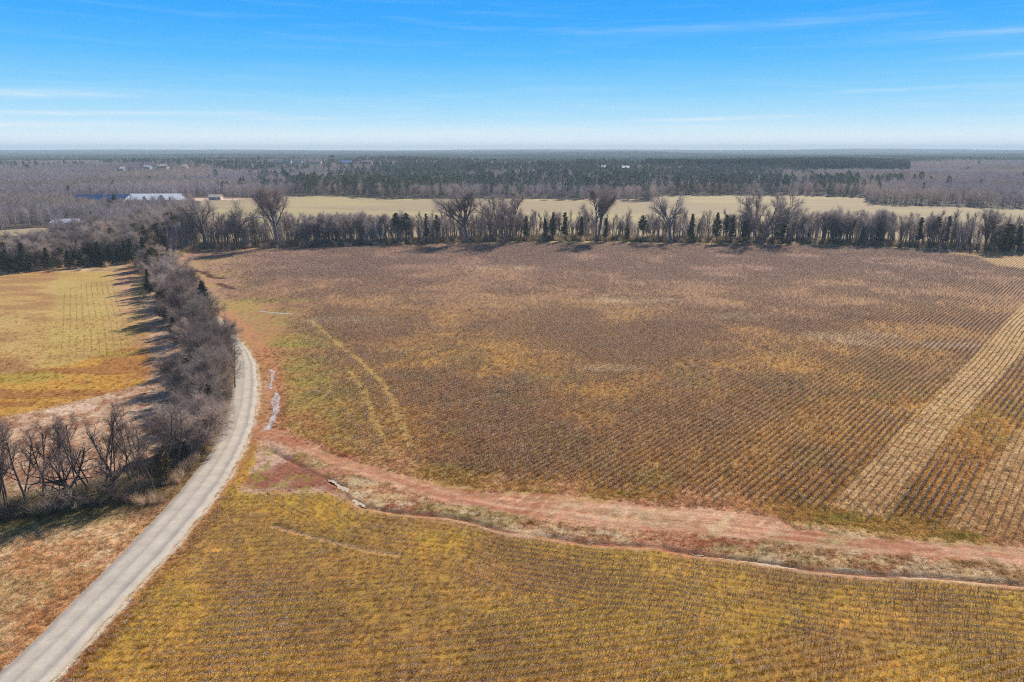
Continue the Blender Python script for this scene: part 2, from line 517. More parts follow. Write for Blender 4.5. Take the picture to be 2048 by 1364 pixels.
    vc = mixv(np.tile(lin((208, 174, 132)), (len(x), 1)), lin((220, 190, 152)), smooth(0.42, 0.6, fbm(x * 0.4 + y * 0.3, y, 1.6, 91, 4, 0.7)))
    vc = mixv(vc, lin((202, 158, 112)), smooth(0.48, 0.62, n2) * 0.8)
    vc = mixv(vc, lin((142, 134, 74)), (1 - smooth(3, 9, dn + (n2 - .5) * 4)) * 0.85)
    vc = mixv(vc, lin((190, 158, 104)), smooth(0.5, 0.62, n4) * 0.4)
    vc = mixv(vc, lin((198, 148, 104)), np.exp(-((rl - 1.0) / 0.9) ** 2) * 0.6)
    hd, hs = seg_dist(x, y, hedge_c)
    lc = mixv(lc, vc, verge.astype(float))
    rv = (hs < 0) & (y >= 84)
    rvc = mixv(np.tile(lin((190, 150, 100)), (len(x), 1)), lin((146, 136, 72)), smooth(0.42, 0.6, n3))
    lc = mixv(lc, rvc, rv * (1 - smooth(100, 140, y)) * 1.0)
    # orange band and field
    fl = mixv(np.tile(lin((194, 156, 96)), (len(x), 1)), lin((172, 130, 84)), smooth(0.36, 0.62, n4))
    fl = mixv(fl, lin((200, 170, 108)), smooth(0.52, 0.66, fbm(x, y, 14.0, 95, 4)) * 0.7)
    rsx, rsy = line([(179, 712), (176, 548)])
    ex, ey = (rsy - rsx) / np.hypot(*(rsy - rsx))
    q = ((x - rsx[0]) * ey - (y - rsx[1]) * ex)
    rows = np.exp(-(((q / 1.65) - np.round(q / 1.65)) / 0.10) ** 2) * (np.abs(q - 2) < 7.5)
    fl = mixv(fl, lin((190, 166, 92)), smooth(11, 8, np.abs(q)) * 0.5)
    sdl = poly_sd(x, y, left_field)
    lc = mixv(lc, fl, smooth(-2.0, 2.0, sdl + (n2 - 0.5) * 5))
    ob = mixv(np.tile(lin((198, 152, 72)), (len(x), 1)), lin((172, 120, 66)), smooth(0.42, 0.58, n4))
    ob = mixv(ob, lin((166, 150, 70)), smooth(0.52, 0.64, n2) * 0.6)
    lc = mixv(lc, ob, smooth(-1.2, 1.2, poly_sd(x, y, orange_band) + (n2 - 0.5) * 4))
    lc = mixv(lc, lin((196, 150, 128)), np.exp(-((px - 250) / 26) ** 2) * smooth(520, 535, py) * (1 - smooth(560, 700, py)) * 0.6)
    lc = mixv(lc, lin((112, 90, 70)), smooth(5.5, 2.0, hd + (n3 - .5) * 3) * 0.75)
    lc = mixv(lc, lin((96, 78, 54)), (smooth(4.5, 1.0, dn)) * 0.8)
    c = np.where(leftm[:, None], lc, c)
    # ---- beyond the tree line
    wy = np.interp(px, wline[:, 0], wline[:, 1])
    dt, ts = seg_dist(x, y, tl_base)
    dl, lsd = seg_dist(x, y, left_wood)
    beyond = ((ts > 0) & (px > 340) & (y > 200)) | ((lsd > 0) & (px <= 340) & (y > 200))
    bc = mixv(np.tile(BEIGE, (len(x), 1)), lin((184, 166, 122)), smooth(0.4, 0.6, fbm(x * 0.25, y, 40.0, 97, 3)))
    bc = mixv(bc, lin((172, 156, 120)), smooth(0.5, 0.62, fbm(x * 0.15, y, 16.0, 98, 3)) * 0.7)
    cell = vnoise(x / 70.0, y / 60.0, 99)
    wood = (py < wy) & (y > 300)
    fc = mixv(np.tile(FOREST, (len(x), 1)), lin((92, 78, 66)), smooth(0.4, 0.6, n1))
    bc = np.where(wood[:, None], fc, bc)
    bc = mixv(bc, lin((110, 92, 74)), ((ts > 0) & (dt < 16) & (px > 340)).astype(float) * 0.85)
    lw = (px <= 400) & (y > 240) & ~((py < 470) & (py > 455) & (px < 105)) & (py > wy)
    bc = np.where(lw[:, None], fc, bc)
    for (a, b, rx, ry) in ((1216, 399, 26, 14), (425, 398, 28, 24)):
        qx, qy = at(a, b)
        w = np.exp(-((x - qx) / rx) ** 2 - ((y - qy) / ry) ** 2)
        bc = mixv(bc, lin((226, 192, 170)), smooth(0.2, 0.5, w))
    c = np.where(beyond[:, None], bc, c)
    return np.clip(c * ALB, 0.005, 0.75)


# ------------------------------------------------------------------ materials
def new_mat(name):
    m = bpy.data.materials.new(name)
    m.use_nodes = True
    nt = m.node_tree
    b = nt.nodes['Principled BSDF']
    b.inputs['Roughness'].default_value = 0.95
    b.inputs['Specular IOR Level'].default_value = 0.12
    return m, nt, b


def obj_coord(nt):
    return nd(nt, 'ShaderNodeNewGeometry').outputs['Position']


def noise(nt, vec, scale, detail=4, rough=0.6, stretch=None):
    if stretch:
        mp = nd(nt, 'ShaderNodeMapping')
        mp.inputs['Scale'].default_value = stretch
        nt.links.new(vec, mp.inputs[0])
        vec = mp.outputs[0]
    n = nd(nt, 'ShaderNodeTexNoise')
    n.inputs['Scale'].default_value = scale
    n.inputs['Detail'].default_value = detail
    n.inputs['Roughness'].default_value = rough
    nt.links.new(vec, n.inputs['Vector'])
    return n.outputs[0]


mat_ground, nt, b = new_mat("ground")
pos = obj_coord(nt)
att = nd(nt, 'ShaderNodeAttribute', attribute_name='albedo')
f1 = ramp(nt, noise(nt, pos, 0.9, 6, 0.75), [(0.3, 0.62), (0.5, 1.0), (0.7, 1.36)])
f2 = ramp(nt, noise(nt, pos, 5.0, 3, 0.7), [(0.28, 0.55), (0.5, 1.0), (0.74, 1.5)])
c = mix_c(nt, 1.0, att.outputs[0], f1, 'MULTIPLY')
c = mix_c(nt, 1.0, c, f2, 'MULTIPLY')
hue = ramp(nt, noise(nt, pos, 0.35, 5, 0.7), [(0.35, (1.06, 0.98, 0.94)), (0.65, (0.95, 1.03, 1.0))])
c = mix_c(nt, 1.0, c, hue, 'MULTIPLY')
nt.links.new(c, b.inputs['Base Color'])
bp = nd(nt, 'ShaderNodeBump')
bp.inputs['Strength'].default_value = 0.8
bp.inputs['Distance'].default_value = 0.12
nt.links.new(noise(nt, pos, 3.0, 5, 0.7), bp.inputs['Height'])
nt.links.new(bp.outputs[0], b.inputs['Normal'])

mat_road, nt, b = new_mat("chip_seal_road")
pos = obj_coord(nt)
att = nd(nt, 'ShaderNodeAttribute', attribute_name='across')
u = math_n(nt, 'ADD', att.outputs['Fac'], math_n(nt, 'MULTIPLY', math_n(nt, 'SUBTRACT', noise(nt, pos, 0.8, 4, 0.7), 0.5), 0.03))
base = ramp(nt, u, [(0.0, (0.50, 0.44, 0.36)), (0.035, (0.36, 0.34, 0.34)), (0.07, (0.40, 0.385, 0.375)), (0.18, (0.56, 0.535, 0.49)),
                    (0.34, (0.52, 0.495, 0.455)), (0.41, (0.44, 0.42, 0.395)), (0.50, (0.58, 0.555, 0.505)), (0.64, (0.55, 0.53, 0.485)), (0.74, (0.42, 0.40, 0.385)), (0.79, (0.385, 0.365, 0.355)), (0.84, (0.55, 0.53, 0.49)), (0.93, (0.60, 0.565, 0.50)), (1.0, (0.52, 0.45, 0.36))])
v = ramp(nt, noise(nt, pos, 0.5, 6, 0.7), [(0.3, 0.82), (0.7, 1.12)])
g = ramp(nt, noise(nt, pos, 9.0, 3, 0.8), [(0.3, 0.78), (0.7, 1.18)])
c = mix_c(nt, 1.0, mix_c(nt, 1.0, base, v, 'MULTIPLY'), g, 'MULTIPLY')
c = mix_c(nt, 1.0, c, (0.90, 0.82, 0.73), 'MULTIPLY')
nt.links.new(c, b.inputs['Base Color'])
bp = nd(nt, 'ShaderNodeBump')
bp.inputs['Strength'].default_value = 0.5
bp.inputs['Distance'].default_value = 0.03
nt.links.new(noise(nt, pos, 12.0, 3, 0.7), bp.inputs['Height'])
nt.links.new(bp.outputs[0], b.inputs['Normal'])


def water_mat(name, col, rough=0.12):
    m, nt, b = new_mat(name)
    pos = obj_coord(nt)
    c = mix_c(nt, ramp(nt, noise(nt, pos, 0.9, 4, 0.6), [(0.35, 0.0), (0.65, 1.0)]), col, tuple(x * 0.75 for x in col))
    nt.links.new(c, b.inputs['Base Color'])
    b.inputs['Roughness'].default_value = rough
    b.inputs['Specular IOR Level'].default_value = 0.6
    return m


mat_puddle = water_mat("puddle_water", (0.56, 0.53, 0.50), 0.45)
mat_muddy = water_mat("silty_water", (0.54, 0.42, 0.29), 0.85)


def inst_mat(name, col, use_tint=True, var=0.35, rough=0.9, trans=0.0):
    """material whose colour follows a per-plant tint (instancer attribute) times a small noise"""
    m, nt, b = new_mat(name)
    c = col
    oi = nd(nt, 'ShaderNodeObjectInfo')
    r = ramp(nt, oi.outputs['Random'], [(0.0, 1 - var), (1.0, 1 + var)])
    if use_tint:
        a = nd(nt, 'ShaderNodeAttribute', attribute_type='INSTANCER', attribute_name='tint')
        c0 = mix_c(nt, 1.0, a.outputs[0], tuple(col), 'MULTIPLY')
    else:
        c0 = tuple(col)
    c = mix_c(nt, 1.0, c0, r, 'MULTIPLY')
    pos = obj_coord(nt)
    f = ramp(nt, noise(nt, pos, 0.7, 4, 0.7), [(0.3, 0.75), (0.7, 1.25)])
    c = mix_c(nt, 1.0, c, f, 'MULTIPLY')
    nt.links.new(c, b.inputs['Base Color'])
    b.inputs['Roughness'].default_value = rough
    if trans:
        tr = nd(nt, 'ShaderNodeBsdfTranslucent')
        nt.links.new(c, tr.inputs[0])
        mx = nd(nt, 'ShaderNodeMixShader')
        mx.inputs[0].default_value = trans
        nt.links.new(b.outputs[0], mx.inputs[1])
        nt.links.new(tr.outputs[0], mx.inputs[2])
        nt.links.new(mx.outputs[0], nt.nodes['Material Output'].inputs[0])
    return m


mat_stalk = inst_mat("cotton_stalk", (0.30, 0.185, 0.125), False, 0.45, trans=.3)
mat_lint = inst_mat("cotton_lint", (0.88, 0.82, 0.70), False, 0.12, trans=.5)
mat_tuft = inst_mat("weed_tuft", (1.25, 1.2, 1.1), True, 0.3, trans=.45)
mat_bark_gray = inst_mat("gray_bark", (0.20, 0.17, 0.15), False, 0.2)
mat_bark_dark = inst_mat("dark_bark", (0.10, 0.080, 0.068), False, 0.2)
mat_twig_gray = inst_mat("gray_twigs", (0.47, 0.375, 0.305), False, 0.35, trans=.28)
mat_twig_brown = inst_mat("brown_twigs", (0.30, 0.225, 0.19), False, 0.25, trans=.2)
mat_twig_line = inst_mat("tree_line_twigs", (0.40, 0.325, 0.29), False, 0.25, trans=.25)
mat_cedar = inst_mat("cedar_foliage", (0.082, 0.090, 0.044), False, 0.3)
mat_cedar_br = inst_mat("rusty_cedar_foliage", (0.15, 0.11, 0.045), False, 0.25)
mat_pine = inst_mat("pine_foliage", (0.075, 0.110, 0.048), False, 0.3)
mat_far_bare = inst_mat("far_bare_wood", (0.37, 0.305, 0.27), True, 0.15, trans=.2)
mat_far_pine = inst_mat("far_pine_wood", (0.135, 0.155, 0.105), True, 0.2, trans=.2)
mat_brush = inst_mat("brush_twigs", (0.46, 0.33, 0.23), True, 0.4, trans=.45)
mat_brush_leaf = inst_mat("brush_leaves", (0.26, 0.22, 0.09), True, 0.4, trans=.4)

# ------------------------------------------------------------------ ground mesh
ys = list(np.linspace(-380, 44, 24))
yv = 44.0
while yv < 9350:
    yv = yv * 1.0042 if yv < 900 else yv * 1.009
    ys.append(yv)
ys = np.array(ys)
ts = np.concatenate([[-3.0, -2.2, -1.7, -1.4, -1.2, -1.08], np.arange(-0.98, 0.981, 0.0046), [1.08, 1.2, 1.4, 1.7, 2.2, 3.0]])
TY = np.maximum(ys, 60.0)
GX = TY[:, None] * ts[None, :]
GX = np.clip(GX, -9300, 9300)
GY = np.repeat(ys[:, None], len(ts), 1)
gx, gy = GX.ravel(), GY.ravel()
# meander the grid slightly so that edges are not straight
gz = height(gx, gy)
nr, ncol = len(ys), len(ts)
idx = np.arange(nr * ncol).reshape(nr, ncol)
F = np.stack([idx[:-1, :-1].ravel(), idx[:-1, 1:].ravel(), idx[1:, 1:].ravel(), idx[1:, :-1].ravel()], 1)
me = fast_mesh("ground", np.stack([gx, gy, gz], 1), F, mat_ground)
gc = ground_colour(gx, gy)
a = me.attributes.new('albedo', 'FLOAT_COLOR', 'POINT')
a.data.foreach_set('color', np.concatenate([gc, np.ones((len(gc), 1))], 1).astype(np.float32).ravel())
me.polygons.foreach_set('use_smooth', np.ones(len(F), bool))
ground = bpy.data.objects.new("ground", me)
COL.objects.link(ground)
tag(ground, kind="structure")
GROUND_MIN = float(gz.min())


# ------------------------------------------------------------------ road
def resample(P, n):
    d = np.concatenate([[0], np.cumsum(np.hypot(*np.diff(P, axis=0).T))])
    t = np.linspace(0, d[-1], n)
    Q = np.stack([np.interp(t, d, P[:, 0]), np.interp(t, d, P[:, 1])], 1)
    return Q


def soften(P, k):
    for _ in range(k):
        Q = P.copy()
        Q[1:-1] = (P[:-2] + 2 * P[1:-1] + P[2:]) / 4
        P = Q
    return P


nR, nC = 500, 21
La, Ra = road_L.copy(), road_R.copy()
La[0] += (La[0] - La[1]) * 3
Ra[0] += (Ra[0] - Ra[1]) * 3
A = soften(resample(La, nR), 40)
B = soften(resample(Ra, nR), 40)
V = []
for i in range(nR):
    jl = (vnoise(np.array([i * 0.8]), np.array([3.3]), 5)[0] - 0.5) * 0.22
    jr = (vnoise(np.array([i * 0.42]), np.array([8.3]), 6)[0] - 0.5) * 0.55
    for j in range(nC):
        t = j / (nC - 1)
        p = A[i] * (1 - t) + B[i] * t
        e = (B[i] - A[i]) / np.hypot(*(B[i] - A[i]))
        p = p + e * (jl * (1 - t) ** 4 + jr * t ** 4)
        V.append((p[0], p[1], 0.05 + 0.10 * (1 - (2 * t - 1) ** 2)))
V = np.array(V)
V[:, 2] += height(V[:, 0], V[:, 1]) * (V[:, 1] > 120)
idx = np.arange(nR * nC).reshape(nR, nC)
F = np.stack([idx[:-1, :-1].ravel(), idx[:-1, 1:].ravel(), idx[1:, 1:].ravel(), idx[1:, :-1].ravel()], 1)
me = fast_mesh("road", V, F, mat_road)
a = me.attributes.new('across', 'FLOAT', 'POINT')
a.data.foreach_set('value', np.tile(np.linspace(0, 1, nC), nR).astype(np.float32))
me.polygons.foreach_set('use_smooth', np.ones(len(F), bool))
road = bpy.data.objects.new("road", me)
COL.objects.link(road)
tag(road, kind="structure")


# ------------------------------------------------------------------ puddles
def puddle(name, pl, pr, z, mat, wob=0.12, n=60):
    A = resample(line(pl), n)
    B = resample(line(pr), n)
    V = []
    for i in range(n):
        for j in range(5):
            t = j / 4
            p = A[i] * (1 - t) + B[i] * t
            w = (vnoise(np.array([i * 0.5]), np.array([t * 9.0]), 17)[0] - 0.5) * wob * 2
            V.append((p[0] + w, p[1] + w * 0.6, z))
    idx = np.arange(n * 5).reshape(n, 5)
    F = np.stack([idx[:-1, :-1].ravel(), idx[:-1, 1:].ravel(), idx[1:, 1:].ravel(), idx[1:, :-1].ravel()], 1)
    V = np.array(V)
    V[:, 2] = z + np.percentile(height(V[:, 0], V[:, 1]), 55)
    me = fast_mesh(name, V, F, mat)
    o = bpy.data.objects.new(name, me)
    COL.objects.link(o)
    tag(o, kind="structure")
    return o


puddle("puddle", [(551, 784), (545, 796), (543, 806), (546, 818), (543, 832), (538, 846), (534, 852), (529, 860)], [(554, 784), (560, 796), (558, 808), (559, 820), (552, 834), (549, 846), (545, 852), (538, 860)], 0.03, mat_puddle)
puddle("puddle", [(539, 740), (543, 750), (541, 762), (539, 778)], [(549, 741), (549, 752), (545, 764), (543, 779)], 0.03, mat_puddle)
puddle("puddle", [(520, 622.6), (545, 624.4), (572, 626.4), (592, 628.2)], [(517, 623.3), (545, 625.6), (572, 628.2), (594, 628.8)], 0.03, mat_puddle)
puddle("silty_puddle", [(655, 956), (676, 966), (697, 975), (702, 984), (706, 994), (722, 1003), (734, 1012)], [(657, 960), (676, 974), (690, 983), (694, 992), (702, 1001), (716, 1009), (728, 1015)], 0.05, mat_muddy, 0.2)
puddle("silty_puddle", [(1384, 1104.5), (1450, 1113), (1500, 1119.5), (1570, 1130), (1640, 1139)], [(1386, 1106), (1450, 1116), (1500, 1123.5), (1570, 1133.5), (1640, 1140.5)], 0.0301, mat_muddy, 0.15)
puddle("silty_puddle", [(1800, 1150.5), (1875, 1154)], [(1800, 1153), (1875, 1157)], 0.0301, mat_muddy, 0.1)
# field pond glinting beyond the tree line
puddle("pond", [(494, 433), (508, 432.6), (524, 433)], [(494, 434.6), (508, 434.9), (524, 435)], .3, mat_puddle, 0.3)


# ------------------------------------------------------------------ scattered ground cover (geometry nodes)
def scatter(name, protos, pts, rot, sc, vi, tint, mats, label=None, kind='stuff'):
    """protos: list of (V, F(tri), matidx). One object: prototypes and points live in the same mesh."""
    Vs, Fs, Ms, P = [], [], [], []
    off = 0
    for k, (V, F, M) in enumerate(protos):
        Vs.append(V)
        Fs.append(F + off)
        Ms.append(M)
        P.append(np.full(len(V), k))
        off += len(V)
    Vs.append(pts)
    P.append(np.full(len(pts), -1))
    V = np.concatenate(Vs)
    me = fast_mesh(name, V, np.concatenate(Fs), mats, np.concatenate(Ms))
    n = len(V)
    assert len(me.vertices) == n

    def attr(nm, typ, key, arr, width=1):
        full = np.zeros((n, width), np.float32 if typ != 'INT' else np.int32)
        full[off:] = np.asarray(arr).reshape(-1, width)
        at_ = me.attributes.new(nm, typ, 'POINT')
        at_.data.foreach_set(key, full.ravel())
        return full
    at_ = me.attributes.new('pid', 'INT', 'POINT')
    at_.data.foreach_set('value', np.concatenate(P).astype(np.int32))
    attr('rot', 'FLOAT_VECTOR', 'vector', rot, 3)
    attr('sc', 'FLOAT_VECTOR', 'vector', sc, 3)
    attr('vi', 'INT', 'value', vi)
    attr('tint', 'FLOAT_COLOR', 'color', np.concatenate([tint, np.ones((len(tint), 1))], 1), 4)
    o = bpy.data.objects.new(name, me)
    COL.objects.link(o)
    ng = bpy.data.node_groups.new(name, 'GeometryNodeTree')
    ng.interface.new_socket('Geometry', in_out='INPUT', socket_type='NodeSocketGeometry')
    ng.interface.new_socket('Geometry', in_out='OUTPUT', socket_type='NodeSocketGeometry')
    gi = ng.nodes.new('NodeGroupInput')
    go = ng.nodes.new('NodeGroupOutput')

    def named(nm, typ):
        q = ng.nodes.new('GeometryNodeInputNamedAttribute')
        q.data_type = typ
        q.inputs['Name'].default_value = nm
        return q.outputs['Attribute']
    pid = named('pid', 'INT')

    def pick(k):
        cp = ng.nodes.new('FunctionNodeCompare')
        cp.data_type = 'INT'
        cp.operation = 'EQUAL'
        ng.links.new(pid, cp.inputs[2])
        cp.inputs[3].default_value = k
        s = ng.nodes.new('GeometryNodeSeparateGeometry')
        s.domain = 'POINT'
        ng.links.new(gi.outputs[0], s.inputs['Geometry'])
        ng.links.new(cp.outputs[0], s.inputs['Selection'])
        return s.outputs['Selection']
    join = ng.nodes.new('GeometryNodeJoinGeometry')
    for k in reversed(range(len(protos))):
        gti = ng.nodes.new('GeometryNodeGeometryToInstance')
        ng.links.new(pick(k), gti.inputs[0])
        ng.links.new(gti.outputs[0], join.inputs[0])
    iop = ng.nodes.new('GeometryNodeInstanceOnPoints')
    ng.links.new(pick(-1), iop.inputs['Points'])
    ng.links.new(join.outputs[0], iop.inputs['Instance'])
    iop.inputs['Pick Instance'].default_value = True
    ng.links.new(named('vi', 'INT'), iop.inputs['Instance Index'])
    ng.links.new(named('rot', 'FLOAT_VECTOR'), iop.inputs['Rotation'])
    ng.links.new(named('sc', 'FLOAT_VECTOR'), iop.inputs['Scale'])
    ng.links.new(iop.outputs[0], go.inputs[0])
    md = o.modifiers.new('scatter', 'NODES')
    md.node_group = ng
    o["kind"] = kind
    if label:
        o["label"] = label
    return o


def ribbons(P0, P1, w, rs):
    """thin triangles from P0 (base width w) to P1"""
    n = len(P0)
    d = P1 - P0
    r = rs.normal(size=(n, 3))
    s = np.cross(d, r)
    s /= np.linalg.norm(s, axis=1)[:, None] + 1e-9
    w = np.broadcast_to(np.asarray(w, float), (n,))[:, None]
    V = np.stack([P0 - s * w / 2, P0 + s * w / 2, P1], 1).reshape(-1, 3)
    return V, np.arange(3 * n).reshape(n, 3)


def chips(P, size, rs):
    n = len(P)
    a = rs.normal(size=(n, 3))
    b_ = rs.normal(size=(n, 3))
    a /= np.linalg.norm(a, axis=1)[:, None]
    b_ -= a * (a * b_).sum(1)[:, None]
    b_ /= np.linalg.norm(b_, axis=1)[:, None]
    size = np.broadcast_to(np.asarray(size, float), (n,))[:, None]
    V = np.stack([P - a * size / 2 - b_ * size * .3, P + a * size / 2 - b_ * size * .3, P + b_ * size * .6], 1).reshape(-1, 3)
    return V, np.arange(3 * n).reshape(n, 3)


def pack(parts):
    Vs, Fs, Ms = [], [], []
    o = 0
    for (V, F), m in parts:
        Vs.append(V)
        Fs.append(F + o)
        Ms.append(np.full(len(F), m))
        o += len(V)
    return np.concatenate(Vs), np.concatenate(Fs), np.concatenate(Ms)


def cotton_proto(seed, hgt=0.75, lint=9, leaf=12, stalks=6):
    rs = np.random.default_rng(seed)
    n = stalks
    b0 = np.stack([rs.uniform(-0.27, 0.27, n), rs.normal(0, 0.03, n), np.zeros(n) - .03], 1)
    b1 = b0 + np.stack([rs.normal(0, .06, n), rs.normal(0, .06, n), rs.uniform(.75, 1.15, n) * hgt], 1)
    k = 5
    t = rs.uniform(.25, .9, (n, k))
    q0 = (b0[:, None] * (1 - t[..., None]) + b1[:, None] * t[..., None]).reshape(-1, 3)
    q1 = q0 + np.stack([rs.normal(0, .13, n * k), rs.normal(0, .13, n * k), rs.uniform(.05, .2, n * k)], 1) * hgt / .75
    lp = q1[rs.integers(0, n * k, lint)] + rs.normal(0, .02, (lint, 3))
    lf = q1[rs.integers(0, n * k, leaf)] + rs.normal(0, .05, (leaf, 3))
    lf[:, 2] *= rs.uniform(.3, 1, leaf)
    return pack([(ribbons(b0, b1, .030, rs), 0), (ribbons(q0, q1, .022, rs), 0), (chips(lf, .085, rs), 0), (chips(lp, .068, rs), 1)])


cot = [cotton_proto(100 + k) for k in range(5)] + [cotton_proto(200 + k, 0.8, 26, 10) for k in range(2)] + [cotton_proto(300 + k, 0.34, 2, 7, 6) for k in range(3)]

# rows of the big field
ang = R(43)
du = np.array([math.sin(ang), math.cos(ang)])
dvv = np.array([math.cos(ang), -math.sin(ang)])
px_, py_ = [], []
rows = np.arange(-420, 420) * 0.97
pts = []
for rv in rows:
    s = np.arange(-100, 520, 0.46)
    s = s + rng.uniform(-.15, .15, len(s)) + rng.uniform(0, .46)
    x = rv * dvv[0] + s * du[0]
    y = rv * dvv[1] + s * du[1]
    wob = (fbm(x, y, 60.0, 181, 2) - .5) * 2.0
    x = x + wob * dvv[0]
    y = y + wob * dvv[1]
    m = (y > 60) & (y < 372) & (np.abs(x) < 0.82 * y + 14)
    pts.append(np.stack([x[m], y[m]], 1))
P = np.concatenate(pts)
sd_ = poly_sd(P[:, 0], P[:, 1], field_main)
P = P[sd_ > 0]
sd_ = sd_[sd_ > 0]
x, y = P[:, 0], P[:, 1]
keep = np.ones(len(x))
n_a = fbm(x, y, 16.0, 111, 4)
n_b = fbm(x, y, 3.0, 112, 3)
px, py = proj(x, y)
keep *= 0.42 + 0.58 * smooth(0.30, 0.55, n_a)
keep *= smooth(0, 6, sd_ + (n_b - .5) * 5 - 1) * (y < 130) + (y >= 130) * smooth(0, 3, sd_)
dr, _ = seg_dist(x, y, road_R)
keep *= np.where(y < 230, smooth(8, 26, dr + (n_a - 0.5) * 14), 1) * 0.95 + 0.03
keep *= 1 - 0.8 * smooth(0, 1, (540 - px) / 110)
for T in (tyre1, tyre2):
    d, _ = seg_dist(x, y, T)
    keep *= smooth(0.3, 0.9, d) * .85 + .15
sa = np.maximum(np.maximum(poly_sd(x, y, strip_a), poly_sd(x, y, strip_b)), poly_sd(x, y, strip_c))
short = sa > 0
keep = np.where(short, np.maximum(keep, 0.85), keep)
keep = np.where(y > 190, keep * 0.9, keep)
m = rng.random(len(x)) < keep
x, y, short, n_a, n_b = x[m], y[m], short[m], n_a[m], n_b[m]
vi = rng.integers(0, 5, len(x))
linty = rng.random(len(x)) < 0.03 + 0.25 * smooth(0.6, 0.72, fbm(x, y, 7.0, 118, 3))
vi = np.where(linty, 5 + rng.integers(0, 2, len(x)), vi)
vi = np.where(short, 7 + rng.integers(0, 3, len(x)), vi)
sc = 0.72 + 0.35 * n_a + rng.uniform(-.12, .12, len(x))
z = height(x, y)
n = len(x)
print("cotton main", n)
flip = rng.integers(0, 2, n) * math.pi
scatter("cotton_crop", cot, np.stack([x, y, z], 1), np.stack([np.zeros(n), np.zeros(n), math.pi / 2 - ang + flip + rng.normal(0, .08, n)], 1),
        np.stack([sc * 1.5, sc, sc], 1), vi, np.ones((n, 3)), [mat_stalk, mat_lint], "rows of dry picked cotton stalks with lint scraps across the big brown field")

# rows of the near field below the ditch
pts = []
for k in range(1, 200):
    xs = np.arange(-60, 75, 0.25)
    xs = xs + rng.uniform(-.12, .12, len(xs)) + rng.uniform(0, .25)
    D = ditch_y(xs)
    if k <= 11:
        yy = D - 0.75 - k * 1.0
        pts.append(np.stack([xs, yy, np.full(len(xs), -0.27), np.ones(len(xs))], 1))
    yb = 34 + k * 0.985 + 0.17 * xs + 0.0012 * (xs - 5) ** 2
    ok = yb < D - 12.3
    pts.append(np.stack([xs[ok], yb[ok], np.full(ok.sum(), 0.17), np.ones(ok.sum())], 1))
P = np.concatenate(pts)
x, y, sl = P[:, 0], P[:, 1], P[:, 2]
rr, rs_ = seg_dist(x, y, road_R)
dd, ds = seg_dist(x, y, ditch)
n_a = fbm(x, y, 9.0, 121, 4)
px, py = proj(x, y)
m = (rs_ < 0) & (rr > 1.2) & (ds < 0) & (dd > 1.0) & (y > 42) & (y < 100) & (py < 1480)
tri_sd = poly_sd(x, y, line([(470, 870), (560, 870), (700, 970), (700, 1000), (640, 990), (470, 990)]))
m &= tri_sd < 0
d2, _ = seg_dist(x, y, rill)
m &= d2 > 0.5
m &= rng.random(len(x)) < (0.5 + 0.5 * smooth(0.34, 0.58, n_a))
x, y, sl, n_a, rr = x[m], y[m], sl[m], n_a[m], rr[m]
n = len(x)
print("cotton near", n)
vi = rng.integers(0, 5, n)
lp = fbm(x * 1.0, y * 0.6, 3.2, 131, 3)
wl = np.minimum(seg_dist(x, y, line([(405, 1366), (465, 1278), (494, 1244), (526, 1199), (544, 1168)]))[0], seg_dist(x, y, line([(505, 1350), (544, 1294), (557, 1267), (586, 1217), (607, 1195)]))[0])
linty = rng.random(n) < 0.02 + 0.6 * np.exp(-(wl / .5) ** 2) + 0.35 * smooth(0.60, 0.70, lp) + 0.6 * smooth(4, 1.5, rr) * smooth(0.5, 0.6, lp)
vi = np.where(linty, 5 + rng.integers(0, 2, n), vi)
sc = 0.42 + 0.34 * n_a + rng.uniform(-.08, .12, n)
scatter("cotton_stubble", cot, np.stack([x, y, height(x, y)], 1), np.stack([np.zeros(n), np.zeros(n), sl + rng.integers(0, 2, n) * math.pi + rng.normal(0, .15, n)], 1),
        np.stack([sc * 1.25, sc * 1.1, sc * 1.05], 1), vi, np.ones((n, 3)), [mat_stalk, mat_lint], "low dark cotton stubble in curved rows on the near mustard field")


# thin dark drill rows crossing the middle of the left field
o_ = line([(179, 712)])[0]
t_ = line([(176, 548)])[0]
dv = (t_ - o_) / np.hypot(*(t_ - o_))
nv = np.array([dv[1], -dv[0]])
pts = []
for k in range(-4, 6):
    s_ = np.arange(-2, 104, 0.45)
    off_ = k * 1.55 + .5 * np.sin(s_ / 26.0 + 1.0) + rng.normal(0, .05, len(s_))
    pts.append(o_ + dv * s_[:, None] + nv * off_[:, None])
P = np.concatenate(pts)
P = P[poly_sd(P[:, 0], P[:, 1], left_field) > 1.5]
P = P[rng.random(len(P)) < .2 + .6 * smooth(.35, .55, fbm(P[:, 0], P[:, 1], 7.0, 171, 3))]
n = len(P)
scatter("drill_rows", cot, np.stack([P[:, 0], P[:, 1], height(P[:, 0], P[:, 1])], 1), np.stack([np.zeros(n), np.zeros(n), math.atan2(dv[1], dv[0]) + rng.normal(0, .1, n)], 1),
        np.tile([[.8, .6, .45]], (n, 1)), 7 + rng.integers(0, 3, n), np.ones((n, 3)), [mat_stalk, mat_lint], "thin dark rows of stubble in the left field")


# weed and grass tufts over the near ground
def tuft_proto(seed, n=16, h=.2, spread=.16, w=.03):
    rs = np.random.default_rng(seed)
    p0 = np.stack([rs.normal(0, spread * .5, n), rs.normal(0, spread * .5, n), np.full(n, -.02)], 1)
    p1 = p0 + np.stack([rs.normal(0, spread * .7, n), rs.normal(0, spread * .7, n), rs.uniform(.4, 1.1, n) * h], 1)
    return pack([(ribbons(p0, p1, w, rs), 0)])


tufts = [tuft_proto(400 + k) for k in range(4)] + [tuft_proto(410 + k, 26, .42, .3, .03) for k in range(3)]


